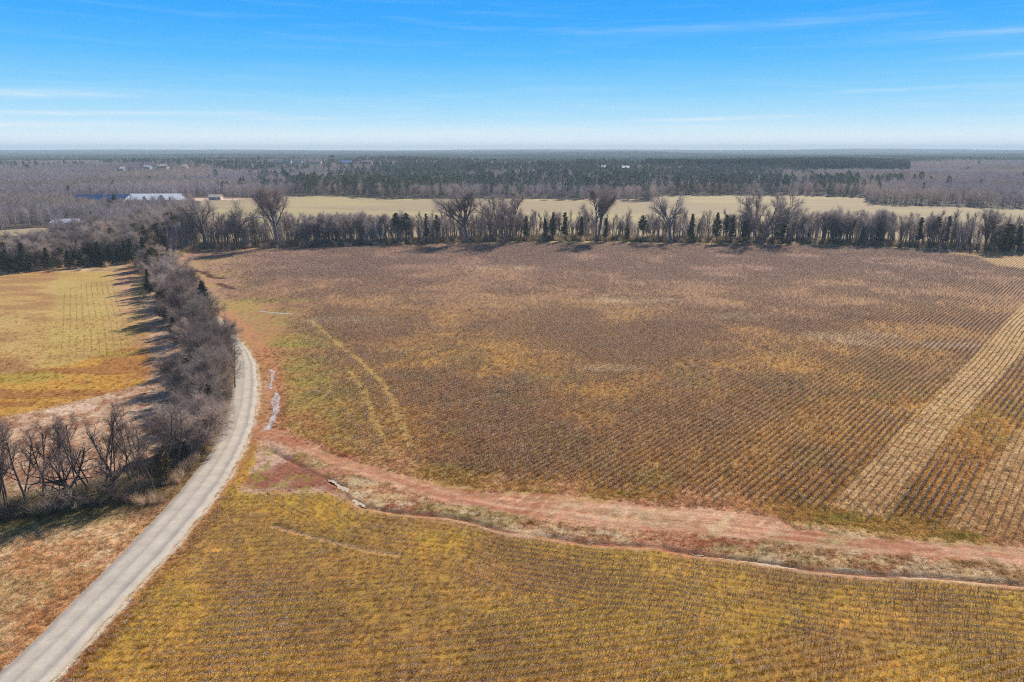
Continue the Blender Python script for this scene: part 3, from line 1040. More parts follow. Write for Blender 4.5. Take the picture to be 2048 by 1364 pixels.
def tuft_field(name, label, n, box, cond, big=0.0, seed=1, smin=.7, smax=1.4):
    rs = np.random.default_rng(seed)
    # density falls with distance: draw y so that density ~ 1/y^1.5
    x0, x1, y0, y1 = box
    u = rs.random(n)
    k = -1.0
    y = (y0 ** k + u * (y1 ** k - y0 ** k)) ** (1 / k)
    x = rs.uniform(-1, 1, n) * (0.82 * y + 12)
    m = (x > x0) & (x < x1)
    x, y = x[m], y[m]
    m = cond(x, y)
    x, y = x[m], y[m]
    n = len(x)
    tint = ground_colour(x, y)
    tint *= (rs.uniform(.6, 1.45, n))[:, None]
    g = rs.random(n) < 0.08
    tint[g] = tint[g] * np.array([.75, .95, .7])
    vi = np.where(rs.random(n) < big, 4 + rs.integers(0, 3, n), rs.integers(0, 4, n))
    sc = rs.uniform(smin, smax, n)
    print(name, n)
    scatter(name, tufts, np.stack([x, y, height(x, y)], 1), np.stack([np.zeros(n), np.zeros(n), rs.uniform(0, 6.28, n)], 1), np.stack([sc, sc, sc], 1), vi, tint, [mat_tuft], label)


def c_fore(x, y):
    rr, rs_ = seg_dist(x, y, road_R)
    dd, ds = seg_dist(x, y, ditch)
    D = ditch_y(x)
    q = np.where(y > D - 12.0, D - 0.75 - y, (y - 34 - 0.17 * x - 0.0012 * (x - 5) ** 2) / 0.985)
    fr = np.abs(q - np.round(q))
    return (rs_ < 0) & (rr > .5) & (ds < 0) & (dd > .6) & (y < 105) & ((fr > .31) | (rr < 2.5))


def c_margin(x, y):
    rr, rs_ = seg_dist(x, y, road_R)
    dd, ds = seg_dist(x, y, ditch)
    tr, _ = seg_dist(x, y, track)
    sdm = poly_sd(x, y, field_main)
    return (rs_ < 0) & (rr > .6) & (ds >= 0) & (dd > .8) & (tr > 1.9) & (poly_sd(x, y, bare) < 0) & (sdm < 3) & (y < 125)


def c_main(x, y):
    sdm = poly_sd(x, y, field_main)
    return (sdm > 0) & (y < 200)


def c_left(x, y):
    rl, ls = seg_dist(x, y, road_L)
    return (ls > 0) & (rl > .05) & (x < 0) & (y < 190)


tuft_field("weeds", "low mustard weeds covering the near field", 110000, (-60, 70, 46, 105), c_fore, 0.02, 1, .5, 1.1)
tuft_field("rough_grass", "tangled dry grass between the red track and the ditch", 90000, (-60, 90, 56, 125), c_margin, 0.12, 2, .5, 1.2)
tuft_field("field_weeds", "yellow and olive weeds between the cotton rows", 150000, (-60, 170, 62, 200), c_main, 0.05, 3, .8, 1.7)
tuft_field("verge_grass", "dry tan grass left of the road", 140000, (-150, 0, 50, 190), c_left, 0.12, 4, .6, 1.4)


# ------------------------------------------------------------------ trees
def tube(p, r, sides):
    """p (n,3), r (n,) -> verts, quads as two tris"""
    p = np.asarray(p)
    n = len(p)
    d = np.gradient(p, axis=0)
    d /= np.linalg.norm(d, axis=1)[:, None] + 1e-9
    ref = np.array([0.3, 0.9, 0.1])
    s = np.cross(d, ref)
    s /= np.linalg.norm(s, axis=1)[:, None] + 1e-9
    t = np.cross(d, s)
    a = np.arange(sides) * 2 * math.pi / sides
    V = p[:, None] + (s[:, None] * np.cos(a)[None, :, None] + t[:, None] * np.sin(a)[None, :, None]) * np.asarray(r)[:, None, None]
    V = V.reshape(-1, 3)
    i = np.arange(n - 1)[:, None] * sides
    j = np.arange(sides)[None]
    k = (j + 1) % sides
    A, B_, C_, D_ = (i + j).ravel(), (i + k).ravel(), (i + sides + k).ravel(), (i + sides + j).ravel()
    return V, np.concatenate([np.stack([A, B_, C_], 1), np.stack([A, C_, D_], 1)])


def rot_dir(d, angle, rs):
    r = rs.normal(size=3)
    s = np.cross(d, r)
    s /= np.linalg.norm(s) + 1e-9
    v = d * math.cos(angle) + s * math.sin(angle)
    return v / np.linalg.norm(v)


def bare_tree(seed, spec):
    """spec: stems, stem_len, stem_rad, stem_lean, levels [(n, t0, ratio, angle, up)], twigs(n,len,w)"""
    rs = np.random.default_rng(seed)
    tubes = []
    tw0, tw1 = [], []
    H = spec['h']

    def grow(p, d, L, r, lev, wig):
        n = max(3, int(L / spec.get('seg', 1.0)) + 1)
        pts = [p]
        dd = d
        up = spec['up'][min(lev, len(spec['up']) - 1)]
        for _ in range(n - 1):
            dd = dd + rs.normal(0, wig, 3) + np.array([0, 0, up / n])
            dd /= np.linalg.norm(dd)
            pts.append(pts[-1] + dd * L / (n - 1))
        pts = np.array(pts)
        rad = r * np.linspace(1, .42 if lev < len(spec['levels']) else .15, n)
        if lev == 0:
            rad[0] *= 1.35
        if r > spec.get('rmin', .012):
            tubes.append((tube(pts, rad, 6 if lev == 0 else (4 if lev == 1 else 3)), 0 if lev <= 2 else 1))
        if lev < len(spec['levels']):
            k, t0, ratio, angl, _ = spec['levels'][lev]
            k = max(2, int(round(k * rs.uniform(.8, 1.25))))
            for q in range(k):
                t = t0 + (1 - t0) * (q + rs.uniform(.2, .9)) / k
                t = min(t, .99)
                f = t * (n - 1)
                i = int(f)
                pp = pts[i] * (1 - (f - i)) + pts[min(i + 1, n - 1)] * (f - i)
                dl = pts[min(i + 1, n - 1)] - pts[max(i - 1, 0)]
                dl /= np.linalg.norm(dl) + 1e-9
                nl = L * ratio * rs.uniform(.7, 1.15) * (1 - .45 * (t - t0) / (1 - t0 + 1e-6))
                grow(pp, rot_dir(dl, R(angl * rs.uniform(.6, 1.35)), rs), nl, rad[i] * .62, lev + 1, wig * 1.15)
        m = spec['twigs'][0] if lev == len(spec['levels']) else (spec['twigs'][0] // 2 if lev >= len(spec['levels']) - 1 else 0)
        if m:
            t = rs.uniform(.15, 1, m) * (n - 1)
            i = np.minimum(t.astype(int), n - 2)
            q0 = pts[i] + (pts[i + 1] - pts[i]) * (t - i)[:, None]
            dl = (pts[i + 1] - pts[i])
            dl /= np.linalg.norm(dl, axis=1)[:, None] + 1e-9
            v = dl + rs.normal(0, .55, (m, 3)) + np.array([0, 0, .15])
            v /= np.linalg.norm(v, axis=1)[:, None]
            tw0.append(q0)
            tw1.append(q0 + v * spec['twigs'][1] * rs.uniform(.5, 1.3, m)[:, None])
    ns = spec['stems']
    for k in range(ns):
        a = 2 * math.pi * (k + rs.uniform(0, .7)) / ns
        lean = R(spec['lean']) * rs.uniform(.4, 1.2)
        d = np.array([math.cos(a) * math.sin(lean), math.sin(a) * math.sin(lean), math.cos(lean)])
        base = np.array([math.cos(a), math.sin(a), 0]) * (.12 * ns if ns > 1 else 0) * rs.uniform(.5, 1)
        base[2] = -.25
        grow(base, d, spec['len'] * rs.uniform(.85, 1.1), spec['rad'] * (1 if ns == 1 else rs.uniform(.6, 1)), 0, spec['wig'])
    q0, q1 = np.concatenate(tw0), np.concatenate(tw1)
    tV = pack([(tb, 0) for tb, lv in tubes if lv == 0])
    parts = [(tb, 0) for tb, lv in tubes if lv == 1] + [(ribbons(q0, q1, spec['twigs'][2], rs), 0)]
    cV = pack(parts)
    # fit to height
    top = max(tV[0][:, 2].max(), cV[0][:, 2].max())
    k = H / top
    tV[0][:] *= k
    cV[0][:] *= k
    return tV, cV


def evergreen(seed, h, base, width, shape='cone', nb=90, leaf=.30, per=42, rad=.16):
    rs = np.random.default_rng(seed)
    tp = np.array([[rs.normal(0, .05), rs.normal(0, .05), z] for z in np.linspace(-.25, h * .97, 9)])
    tr = tube(tp, np.linspace(rad, .03, 9), 6)
    limbs, leaves = [tr], []
    ph = rs.uniform(0, 6, 3)
    for i in range(nb):
        t = (i + rs.random()) / nb
        z = base * h + (1 - base) * h * t
        if shape == 'cone':
            w = width * (1 - t) ** .75 * (1 if t > .08 else .75)
        elif shape == 'column':
            w = width * (1 - t ** 2.2) ** .6 * (.75 + .25 * math.sin(t * 7 + ph[0]))
        else:
            w = width * math.sin(math.pi * min(1, t * .85 + .12)) ** .7
        a = rs.uniform(0, 2 * math.pi)
        w *= rs.uniform(.6, 1.12) * (1 + .18 * math.sin(2 * a + ph[1]))
        w = max(w, .25)
        e = np.array([math.cos(a) * w, math.sin(a) * w, rs.uniform(.0, .35) * w])
        p0 = np.array([0, 0, z])
        if i % 2 == 0:
            limbs.append(tube(np.array([p0, p0 + e * .5, p0 + e * .9]), np.array([.045, .03, .012]), 3))
        m = int(per * (.35 + .65 * w / width))
        s = rs.uniform(.25, 1, m) ** .7
        q = p0 + e[None] * s[:, None] + rs.normal(0, 1, (m, 3)) * np.array([.24, .24, .15]) * (0.5 + .45 * w)
        leaves.append(q)
    q = np.concatenate(leaves)
    q[:, 2] = np.clip(q[:, 2], .1, h)
    sz = leaf * rs.uniform(.6, 1.5, len(q))
    return pack([(l, 0) for l in limbs]), pack([(chips(q, sz, rs), 0)])


GIANT = dict(h=26, stems=1, len=8.0, rad=.62, lean=3, seg=1.6, wig=.05, up=[.1, .15, .3, .2],
             levels=[(7, .55, 1.45, 36, 0), (8, .28, .50, 36, 0), (7, .2, .55, 42, 0)], twigs=(8, 2.0, .04), rmin=.02)
TWIN = dict(GIANT, stems=2, lean=8, len=13, rad=.5, levels=[(9, .42, .72, 32, 0), (7, .25, .5, 34, 0), (6, .2, .5, 38, 0)])
MULTI = dict(GIANT, stems=6, lean=30, len=17, rad=.42, up=[.35, .3, .35, .3], levels=[(9, .3, .42, 32, 0), (7, .25, .5, 36, 0), (4, .2, .5, 38, 0)], twigs=(8, 1.8, .04))
SLIM = dict(h=15.5, stems=1, len=12.5, rad=.19, lean=5, seg=1.3, wig=.05, up=[.12, .35, .3],
            levels=[(15, .36, .25, 34, 0), (6, .25, .62, 42, 0)], twigs=(9, 1.3, .035), rmin=.012)
ROUND = dict(h=14, stems=2, len=7.5, rad=.24, lean=12, seg=1.2, wig=.07, up=[.2, .35, .3],
             levels=[(9, .30, .66, 36, 0), (7, .25, .55, 42, 0), (4, .2, .5, 42, 0)], twigs=(6, 1.2, .033), rmin=.015)
BUSHY = dict(h=10.5, stems=5, len=6.2, rad=.17, lean=30, seg=.8, wig=.10, up=[.25, .25, .2, .1],
             levels=[(8, .2, .58, 42, 0), (7, .15, .58, 42, 0), (4, .15, .6, 45, 0)], twigs=(8, 1.05, .022), rmin=.006)
OPEN = dict(h=12, stems=1, len=10.2, rad=.145, lean=6, seg=.8, wig=.065, up=[.2, .5, .3, .2],
            levels=[(9, .36, .32, 38, 0), (5, .2, .58, 42, 0), (3, .15, .6, 45, 0)], twigs=(6, .85, .018), rmin=.008)
CROOK = dict(h=9.5, stems=1, len=4.2, rad=.34, lean=22, seg=.6, wig=.16, up=[.1, .25, .25, .1],
             levels=[(6, .45, 1.0, 55, 0), (7, .2, .55, 48, 0), (5, .15, .55, 45, 0)], twigs=(10, .6, .018), rmin=.009)

LIB = {}


def lib(kind, seeds, maker, mat_t, mat_c, tname='trunk', cname='crown'):
    LIB[kind] = []
    for s in seeds:
        (tv, tf, tm), (cv, cf, cm) = maker(s)
        tm_ = fast_mesh(kind + '_trunk', tv, tf, mat_t)
        tm_.polygons.foreach_set('use_smooth', np.ones(len(tf), bool))
        cm_ = fast_mesh(kind + '_crown', cv, cf, mat_c)
        LIB[kind].append((tm_, cm_, tv[:, 2].max()))


lib('giant', range(3), lambda s: bare_tree(s, GIANT), mat_bark_gray, mat_twig_line)
lib('twin', range(10, 12), lambda s: bare_tree(s, TWIN), mat_bark_gray, mat_twig_line)
lib('multi', range(20, 22), lambda s: bare_tree(s, MULTI), mat_bark_gray, mat_twig_line)
lib('slim', range(30, 37), lambda s: bare_tree(s, SLIM), mat_bark_dark, mat_twig_line)
lib('round', range(40, 45), lambda s: bare_tree(s, ROUND), mat_bark_dark, mat_twig_line)
lib('bushy', range(50, 56), lambda s: bare_tree(s, BUSHY), mat_bark_gray, mat_twig_gray)
lib('hazel', range(56, 59), lambda s: bare_tree(s, BUSHY), mat_bark_dark, mat_twig_brown)
lib('open', range(60, 65), lambda s: bare_tree(s, OPEN), mat_bark_dark, mat_twig_brown)
lib('crook', range(70, 72), lambda s: bare_tree(s, CROOK), mat_bark_dark, mat_twig_brown)
lib('cedar', range(80, 84), lambda s: evergreen(s, 10, .12, 2.1, 'cone', 100, .30, 44), mat_bark_dark, mat_cedar)
lib('column', range(84, 87), lambda s: evergreen(s, 13, .22, 1.7, 'column', 100, .32, 34), mat_bark_dark, mat_cedar)
lib('rusty', range(87, 89), lambda s: evergreen(s, 9, .08, 2.6, 'oval', 110, .28, 46), mat_bark_dark, mat_cedar_br)
lib('highpine', range(90, 93), lambda s: evergreen(s, 14, .45, 2.3, 'oval', 70, .36, 40), mat_bark_dark, mat_cedar)

count = {}


def place(kind, x, y, h, label, cat, group=None, name='tree', var=None, rz=None, wid=1.0, lean=0.0):
    if name == 'bare_tree':
        name = {'giant': 'giant_bare_tree', 'twin': 'giant_bare_tree', 'multi': 'giant_bare_tree', 'slim': 'slim_bare_tree', 'round': 'round_bare_tree', 'bushy': 'twiggy_bare_tree', 'hazel': 'twiggy_bare_tree'}.get(kind, 'crooked_bare_tree')
    L = LIB[kind]
    k = random.randrange(len(L)) if var is None else var % len(L)
    tm, cm, base_h = L[k]
    ref = {'giant': 26, 'twin': 26, 'multi': 26, 'slim': 15.5, 'round': 14, 'bushy': 10.5, 'hazel': 10.5, 'open': 12, 'crook': 9.5, 'cedar': 10, 'column': 13, 'rusty': 9, 'highpine': 14}[kind]
    e = bpy.data.objects.new(name, None)
    e.empty_display_size = .5
    COL.objects.link(e)
    z = float(height(np.array([x]), np.array([y]))[0])
    s = h / ref
    e.location = (x, y, z)
    e.rotation_euler = (lean, 0, random.uniform(0, 6.283) if rz is None else rz)
    e.scale = (s * wid, s * wid, s)
    tag(e, label, cat, group)
    for m, nm in ((tm, 'trunk'), (cm, 'crown')):
        o = bpy.data.objects.new(nm, m)
        COL.objects.link(o)
        o.parent = e
    return e


random.seed(11)
# --- landmarks of the far tree line
marks = [  # px, base py, kind, var, height, label, short name
    (412, 496, 'giant', 0, 28, "lone bare giant with V-forked limbs at the left end of the far tree line", "V-forked giant"),
    (490, 496, 'giant', 1, 25, "bare spreading tree right of the V-forked giant in the far tree line", "spreading tree"),
    (557, 494, 'twin', 0, 33, "tall twin-trunked bare giant in the left part of the far tree line", "twin-trunked giant"),
    (935, 486, 'giant', 2, 30, "fan-crowned bare giant on one stout trunk in the middle far tree line", "fan-crowned giant"),
    (1012, 485, 'multi', 0, 29, "bare giant with a bundle of upright stems just right of the fan-crowned one", "bundled-stem giant"),
    (1193, 485, 'twin', 1, 31, "bare giant with two separate leaning stems in the far tree line", "leaning-stem giant"),
    (1341, 485, 'giant', 1, 30, "bare giant forking low like a Y in the far tree line", "low Y-forked giant"),
    (1520, 487, 'multi', 1, 31, "widest bare tree of the far tree line with many splayed stems", "splayed giant"),
    (1972, 501, 'round', 2, 21, "pale bare tree with a broad fan crown near the far line's right end", "pale fan tree"),
]
mark_x = []
for (px, py, kind, var, h, lab, short) in marks:
    x, y = at(px, py)
    place(kind, float(x), float(y), h, lab, "tree", None, 'bare_tree', var, rz=var * 1.3 + .4)
    mark_x.append((px, short))
cedars = [  # px, py, kind, h, wid, label
    (793, 487, 'highpine', 15, 1.0, "dark evergreen with bare lower trunk, left of a matching pair mid tree line"),
    (812, 487, 'highpine', 15, 1.1, "dark high-crowned evergreen, right one of the close pair mid tree line"),
    (852, 486, 'column', 14.5, .9, "narrow pointed dark evergreen left of the fan-crowned giant"),
    (874, 485, 'highpine', 13.5, .8, "slender evergreen tuft on bare stems nearest left of the fan-crowned giant"),
    (1053, 484, 'column', 12.5, .95, "small spired cedar right of the bundled-stem giant"),
    (1090, 484, 'column', 11.5, 1.2, "short bushy cedar halfway between bundled-stem and leaning-stem giants"),
    (1106, 484, 'column', 14.5, 1.1, "taller ragged cedar beside a short bushy cedar in mid tree line"),
    (1130, 484, 'column', 14.5, 1.2, "broad dark cedar with a thin spike top in mid tree line"),
    (1163, 484, 'column', 12.5, 1.1, "ragged cedar just left of the leaning-stem giant"),
    (1212, 485, 'column', 12, 1.0, "half-bare cedar just right of the leaning-stem giant"),
    (1255, 484, 'cedar', 9, 1.0, "short cedar under bare trees between leaning-stem and Y-forked giants"),
    (1285, 484, 'highpine', 13.5, .9, "green tilted evergreen left of the low Y-forked giant"),
    (1384, 485, 'cedar', 14.5, .85, "neat conical cedar right of the low Y-forked giant"),
    (1434, 487, 'column', 15.5, 1.25, "large dark evergreen leaning on a bare tree left of the splayed giant"),
    (1452, 485, 'highpine', 14.0, .7, "thin high evergreen tuft right of the large leaning one"),
    (1466, 486, 'column', 13.5, .95, "dark cedar second left of the splayed giant"),
    (1490, 486, 'column', 13.0, 1.0, "dark cedar nearest left of the splayed giant"),
    (1567, 489, 'column', 17.0, 1.55, "biggest blackish cedar standing right against the splayed giant"),
    (1727, 491, 'cedar', 9, 1.0, "low dark cedar in front of round bare trees in the right tree line"),
    (1759, 493, 'column', 12, 1.2, "dark cedar beside a thin bare pole-like tree in the right tree line"),
    (1840, 495, 'column', 14.0, 1.15, "dark bushy-topped evergreen, first of three right of the arching bare trees"),
    (1872, 496, 'highpine', 14.5, 1.0, "dark evergreen, middle of three at the right tree line"),
    (1895, 497, 'column', 15.0, 1.15, "dark evergreen, last of three and left of the pale fan tree"),
    (2012, 503, 'rusty', 12.5, 1.5, "wide dark evergreen mass right of the pale fan tree"),
    (2040, 504, 'column', 12.0, 1.3, "dark evergreen at the very right edge of the view"),
]
for (px, py, kind, h, wid, lab) in cedars:
    x, y = at(px, py)
    place(kind, float(x), float(y) + 2, h, lab, "evergreen tree", "dark evergreens in the far tree line", 'evergreen_tree', wid=wid)


def ordinal(n):
    return f"{n}{'th' if 10 < n % 100 < 14 else {1: 'st', 2: 'nd', 3: 'rd'}.get(n % 10, 'th')}"


n_line = 0
s_x = -205.0
cnt = {}
while s_x < 262:
    s_x += random.uniform(.55, 1.1) if s_x < -75 else random.uniform(.82, 1.6)
    x = s_x
    y0 = float(np.interp(x, tl_base[:, 0], tl_base[:, 1]))
    dep = random.choice([1.5, 4, 7, 11, 16, 21]) + random.uniform(-1.5, 1.5)
    y = y0 + dep
    px, _ = proj(x, y)
    px = float(px)
    if px < 340 or px > 2070:
        continue
    if (470 < px < 560 or 880 < px < 1030 or 1180 < px < 1300) and random.random() < .25:
        continue
    rnd = (px > 1600 and px < 1800 or 600 < px < 830) and random.random() < .6
    kind = 'round' if rnd or random.random() < .12 else 'slim'
    h = random.choice([random.uniform(9, 14), random.uniform(14.0, 18.0), random.uniform(14.5, 19.5)]) * (1.0 if kind == 'slim' else .95)
    if px < 480:
        h *= 1.05
    if 1600 < px < 1700:
        h *= 1.12
    if 1030 < px < 1330:
        h *= .9
    prev = [sh for mx, sh in mark_x if mx <= px]
    key = (kind, prev[-1] if prev else None)
    cnt[key] = cnt.get(key, 0) + 1
    q = {'slim': 'slim bare tree', 'round': 'round-crowned bare tree'}[kind]
    lab = f"{q}, {ordinal(cnt[key])} right of the {prev[-1]} in the far tree line" if prev else f"{q}, {ordinal(cnt[key])} from the far tree line's left end"
    place(kind, x, y, h, lab, "tree", f"{q}s of the far tree line", 'bare_tree', wid=random.uniform(.7, 1.1), lean=random.uniform(-.06, .06))
    n_line += 1
print("tree line", n_line)

# --- wood behind the left field
n_left = 0
dark = [(12, 548), (45, 545), (92, 541), (135, 539), (160, 537), (196, 533), (218, 531), (248, 528), (262, 527), (185, 533), (290, 512)]
for k, (px, py) in enumerate(dark):
    x, y = at(px, py)
    h = [9, 11, 8.5, 7.5, 7, 9.5, 8, 9, 10, 7, 13][k]
    lab = ["short dark cedar at the far left of the field-edge wood", "tallest blackish cedar on the front of the left wood", "dark cedar third along the left wood's front",
           "small cedar with bare stem before pinkish trees", "low cedar in front of a forked bare tree", "big blue-black cedar near the middle of the left wood",
           "dark cedar touching the big blue-black one", "shaded cedar near the field's top right corner", "tall shaded cedar at the field's top right corner",
           "lowest dark cedar on the left wood's front", "tall dark evergreen where the hedge meets the wood"][k]
    place(random.choice(['cedar', 'rusty']) if k in (1, 5) else 'cedar', float(x), float(y) + 1.5, h, lab, "evergreen tree", "cedars along the front of the left wood", 'evergreen_tree', wid=1.25)
lcnt = {}
for px in sorted(random.uniform(-30, 372) for _ in range(150)):
    yb = float(np.interp(px, [-300, 0, 60, 130, 200, 275, 300, 335, 380], [568, 545, 541, 536, 531, 523, 515, 508, 500]))
    x0, y0 = at(px, yb)
    dmax = 34 if px < 110 else (70 if px < 250 else 90)
    dep = 2 + dmax * random.random() ** 1.2
    x, y = float(x0) * (1 + dep / float(y0)), float(y0) + dep
    h = random.uniform(10.5, 16.5) * (1.05 if px > 180 else .92)
    if 95 < px < 168:
        h *= .82
    row = "front edge" if dep < 12 else ("middle" if dep < 35 else "back")
    kind = random.choice(['bushy', 'bushy', 'hazel', 'round', 'slim'])
    if random.random() < .12:
        kind = 'rusty'
    q = {'bushy': 'hazy grey many-stemmed tree', 'hazel': 'brownish many-stemmed tree', 'round': 'round bare tree', 'slim': 'slim bare tree', 'rusty': 'olive brown cedar'}[kind]
    if kind == 'rusty':
        h *= .8
    lcnt[(q, row)] = lcnt.get((q, row), 0) + 1
    place(kind, x, y, h, f"{q}, {ordinal(lcnt[(q, row)])} from left along the {row} of the left wood", "tree", "trees of the wood behind the left field", 'evergreen_tree' if kind == 'rusty' else 'bare_tree')
    n_left += 1

for (px, py, kd, h, lab) in ((232, 424, 'cedar', 13, "dark cedar in front of the blue barn roof"), (218, 422, 'rusty', 9, "shorter cedar left of the one before the blue barn"),
                             (258, 420, 'cedar', 8, "small cedar at the joint between the two barns"), (292, 419, 'cedar', 10, "pointed cedar before the white barn's left half"),
                             (325, 418, 'rusty', 10.5, "spreading cedar before the white barn's middle"), (343, 420, 'cedar', 10, "dark cedar right of the spreading one before the white barn"),
                             (358, 422, 'rusty', 8, "low cedar before the white barn's right end"), (140, 398, 'cedar', 13, "blackish cedar standing clear behind the left wood")):
    x, y = at(px, py)
    place(kd, float(x), float(y), h, lab, "evergreen tree", None, 'evergreen_tree', wid=1.2)
for (px, py, h, lab) in ((112, 476, 10.5, "grey tree screening the left end of the low white shed"), (131, 478, 9.5, "grey tree in front of the low white shed's middle"),
                         (152, 474, 11, "grey tree screening the right end of the low white shed"), (185, 425, 12, "bare tree in front of the blue roof's left end"),
                         (205, 428, 12, "bare tree left of the dark cedar before the blue barn"), (275, 430, 11, "bare tree below the white barn's left end"), (372, 426, 12, "bare tree at the white barn's right end")):
    x, y = at(px, py)
    place('bushy', float(x), float(y), h, lab, "tree", None, 'bare_tree')


# --- hedge beside the road
hl = [(300, 985, 7), (322, 965, 7.5), (348, 935, 8), (372, 915, 9), (362, 895, 9), (395, 885, 9), (388, 862, 10), (415, 850, 9.5), (405, 832, 10.5), (425, 815, 10),
      (398, 800, 10.5), (432, 785, 10.5), (412, 768, 11), (440, 748, 8), (420, 735, 11), (395, 735, 10), (438, 716, 8.5), (408, 708, 11), (380, 700, 10.5), (425, 690, 9), (394, 675, 11.5),
      (420, 668, 8.5), (366, 664, 11), (400, 650, 11), (378, 640, 12), (350, 636, 11), (392, 628, 10), (360, 615, 12), (334, 610, 11), (372, 606, 11), (345, 595, 12), (322, 590, 11), (354, 583, 11),
      (330, 576, 12), (310, 570, 11), (340, 566, 11), (318, 558, 12), (300, 552, 11), (326, 549, 11), (304, 541, 11), (288, 540, 10), (316, 536, 11), (292, 530, 10)]
for k, (px, py, h) in enumerate(hl):
    x, y = at(px + 4 + random.uniform(-6, 6), py)
    x, y = float(x), float(y)
    h2 = h * random.uniform(.70, 1.18) * (1.4 if py > 925 else 1)
    kd = 'open' if py > 925 else 'hazel' if k % 5 in (2, 4) else ('round' if k % 9 == 4 else 'bushy')
    q = {'open': "thin upright bare tree", 'bushy': "dense grey twiggy tree", 'hazel': "brownish twiggy tree", 'round': "taller forked twiggy tree"}[kd]
    place(kd, x, y, h2, f"{q}, {ordinal(k + 1)} from the near end of the roadside hedge", "tree", "twiggy trees of the roadside hedge", 'bare_tree', k, wid=random.uniform(.85, 1.1))
hx = [(424, 838, 'cedar', 6.5, "small dark cedar buried in the hedge beside the pale road", 'evergreen_tree', "evergreen tree"),
      (392, 770, 'rusty', 7.5, "olive cedar on the hedge's field side above the crooked row", 'evergreen_tree', "evergreen tree"),
      (352, 690, 'cedar', 7.0, "dark cedar on the field side of the hedge, level with the bend", 'evergreen_tree', "evergreen tree"),
      (330, 640, 'rusty', 8.5, "olive brown cedar on the hedge's field side past the bend", 'evergreen_tree', "evergreen tree"),
      (300, 590, 'cedar', 8.5, "dark cedar casting a long shadow on the left field", 'evergreen_tree', "evergreen tree"),
      (390, 598, 'cedar', 7.5, "short dark cedar beyond the pointed evergreen in the hedge", 'evergreen_tree', "evergreen tree"),
      (470, 775, 'open', 10, "bare tree reaching its boughs out over the road", 'bare_tree', "tree"), (455, 700, 'open', 9, "open bare tree leaning over the road bend", 'bare_tree', "tree"),
      (414, 655, 'cedar', 12.5, "dark pointed evergreen rising from the grey hedge", 'evergreen_tree', "evergreen tree"), (440, 722, 'rusty', 6.5, "olive cedar on the hedge's road side at the bend", 'evergreen_tree', "evergreen tree"),
      (458, 712, 'cedar', 6.0, "ragged dark evergreen overhanging the road where it vanishes", 'evergreen_tree', "evergreen tree"),
      (372, 928, 'cedar', 4.5, "black shaded cedar at the hedge foot beside the road", 'evergreen_tree', "evergreen tree"), (330, 966, 'rusty', 5.0, "orange-brown cedar where the hedge meets the crooked row", 'evergreen_tree', "evergreen tree"),
      (402, 868, 'rusty', 4.5, "olive green shrub tree at the hedge's road edge", 'evergreen_tree', "evergreen tree"),
      (310, 556, 'rusty', 11, "olive brown cedar near the hedge's far end", 'evergreen_tree', "evergreen tree"), (292, 540, 'cedar', 13, "tall black-green cedar at the hedge's far end", 'evergreen_tree', "evergreen tree"),
      (336, 560, 'rusty', 9.5, "rusty cedar half hidden in twigs near the hedge's far end", 'evergreen_tree', "evergreen tree"),
      (302, 515, 'rusty', 12, "olive evergreen where the hedge joins the left wood", 'evergreen_tree', "evergreen tree")]
for (px, py, kind, h, lab, nm, cat) in hx:
    x, y = at(px, py)
    place(kind, float(x), float(y), h, lab, cat, None, nm)
# --- crooked near row
nrw = [(-70, 1045, 'open', 12, "bare crooked tree just outside the left edge", 1), (-12, 1032, 'open', 12.5, "leaning bare tree cut by the left edge of the view", 0),
       (18, 1020, 'open', 11.5, "slim bare tree second from left in the crooked row", 2), (57, 1018, 'open', 12.5, "two-forked bare tree third from left in the crooked row", 3),
       (96, 1000, 'open', 12, "bare tree with straight slanting stem behind the stout crooked one", 4),
       (140, 1004, 'crook', 9.5, "stout crooked bare tree with heavy twisted limbs", 0), (182, 998, 'open', 12.5, "dark-stemmed bare tree with slanting stem right of the stout crooked one", 1),
       (214, 986, 'open', 12.8, "tall bare tree with dark stem in the middle of the crooked row", 2), (237, 982, 'open', 12.0, "bare tree with the thickest dark stem right of the row's middle", 3),
       (226, 990, 'crook', 7, "low crooked bare tree tangled under the tall dark stems", 1),
       (262, 975, 'open', 11, "slender bare tree at the right of the crooked row", 4), (284, 968, 'open', 11, "last slender bare tree before the dense hedge", 0)]
for (px, py, kind, h, lab, var) in nrw:
    x, y = at(px, py)
    place(kind, float(x), float(y), h, lab, "tree", None, 'bare_tree', var)


k = 0
nq = resample(near_row, 60)
for t in np.linspace(.2, .97, 16):
    p = nq[int(t * 59)]
    x, y = float(p[0]) + random.uniform(-1, 1), float(p[1]) + random.uniform(-.5, 4.5)
    k += 1
    place('open', x, y, random.uniform(10.5, 14), f"thin background stem, {ordinal(k)} from the left within the crooked near row", "tree", "thin bare trees of the near row", 'bare_tree', k, wid=random.uniform(.7, .95))


# --- undergrowth (uncountable)
def brush_proto(seed, n=130, h=2.0, w=1.4, leaf=60):
    rs = np.random.default_rng(seed)
    a = rs.uniform(0, 6.28, n)
    r = rs.uniform(0, .5, n) * w
    p0 = np.stack([np.cos(a) * r, np.sin(a) * r, rs.uniform(-.1, .35, n) * h], 1)
    p1 = p0 + np.stack([rs.normal(0, .38, n) * w, rs.normal(0, .38, n) * w, rs.uniform(.15, .7, n) * h], 1)
    q = np.stack([rs.normal(0, .45, leaf) * w, rs.normal(0, .45, leaf) * w, rs.uniform(0, .75, leaf) * h], 1)
    return pack([(ribbons(p0, p1, .035, rs), 0), (chips(q, .14, rs), 1)])


brushes = [brush_proto(500 + k) for k in range(4)]


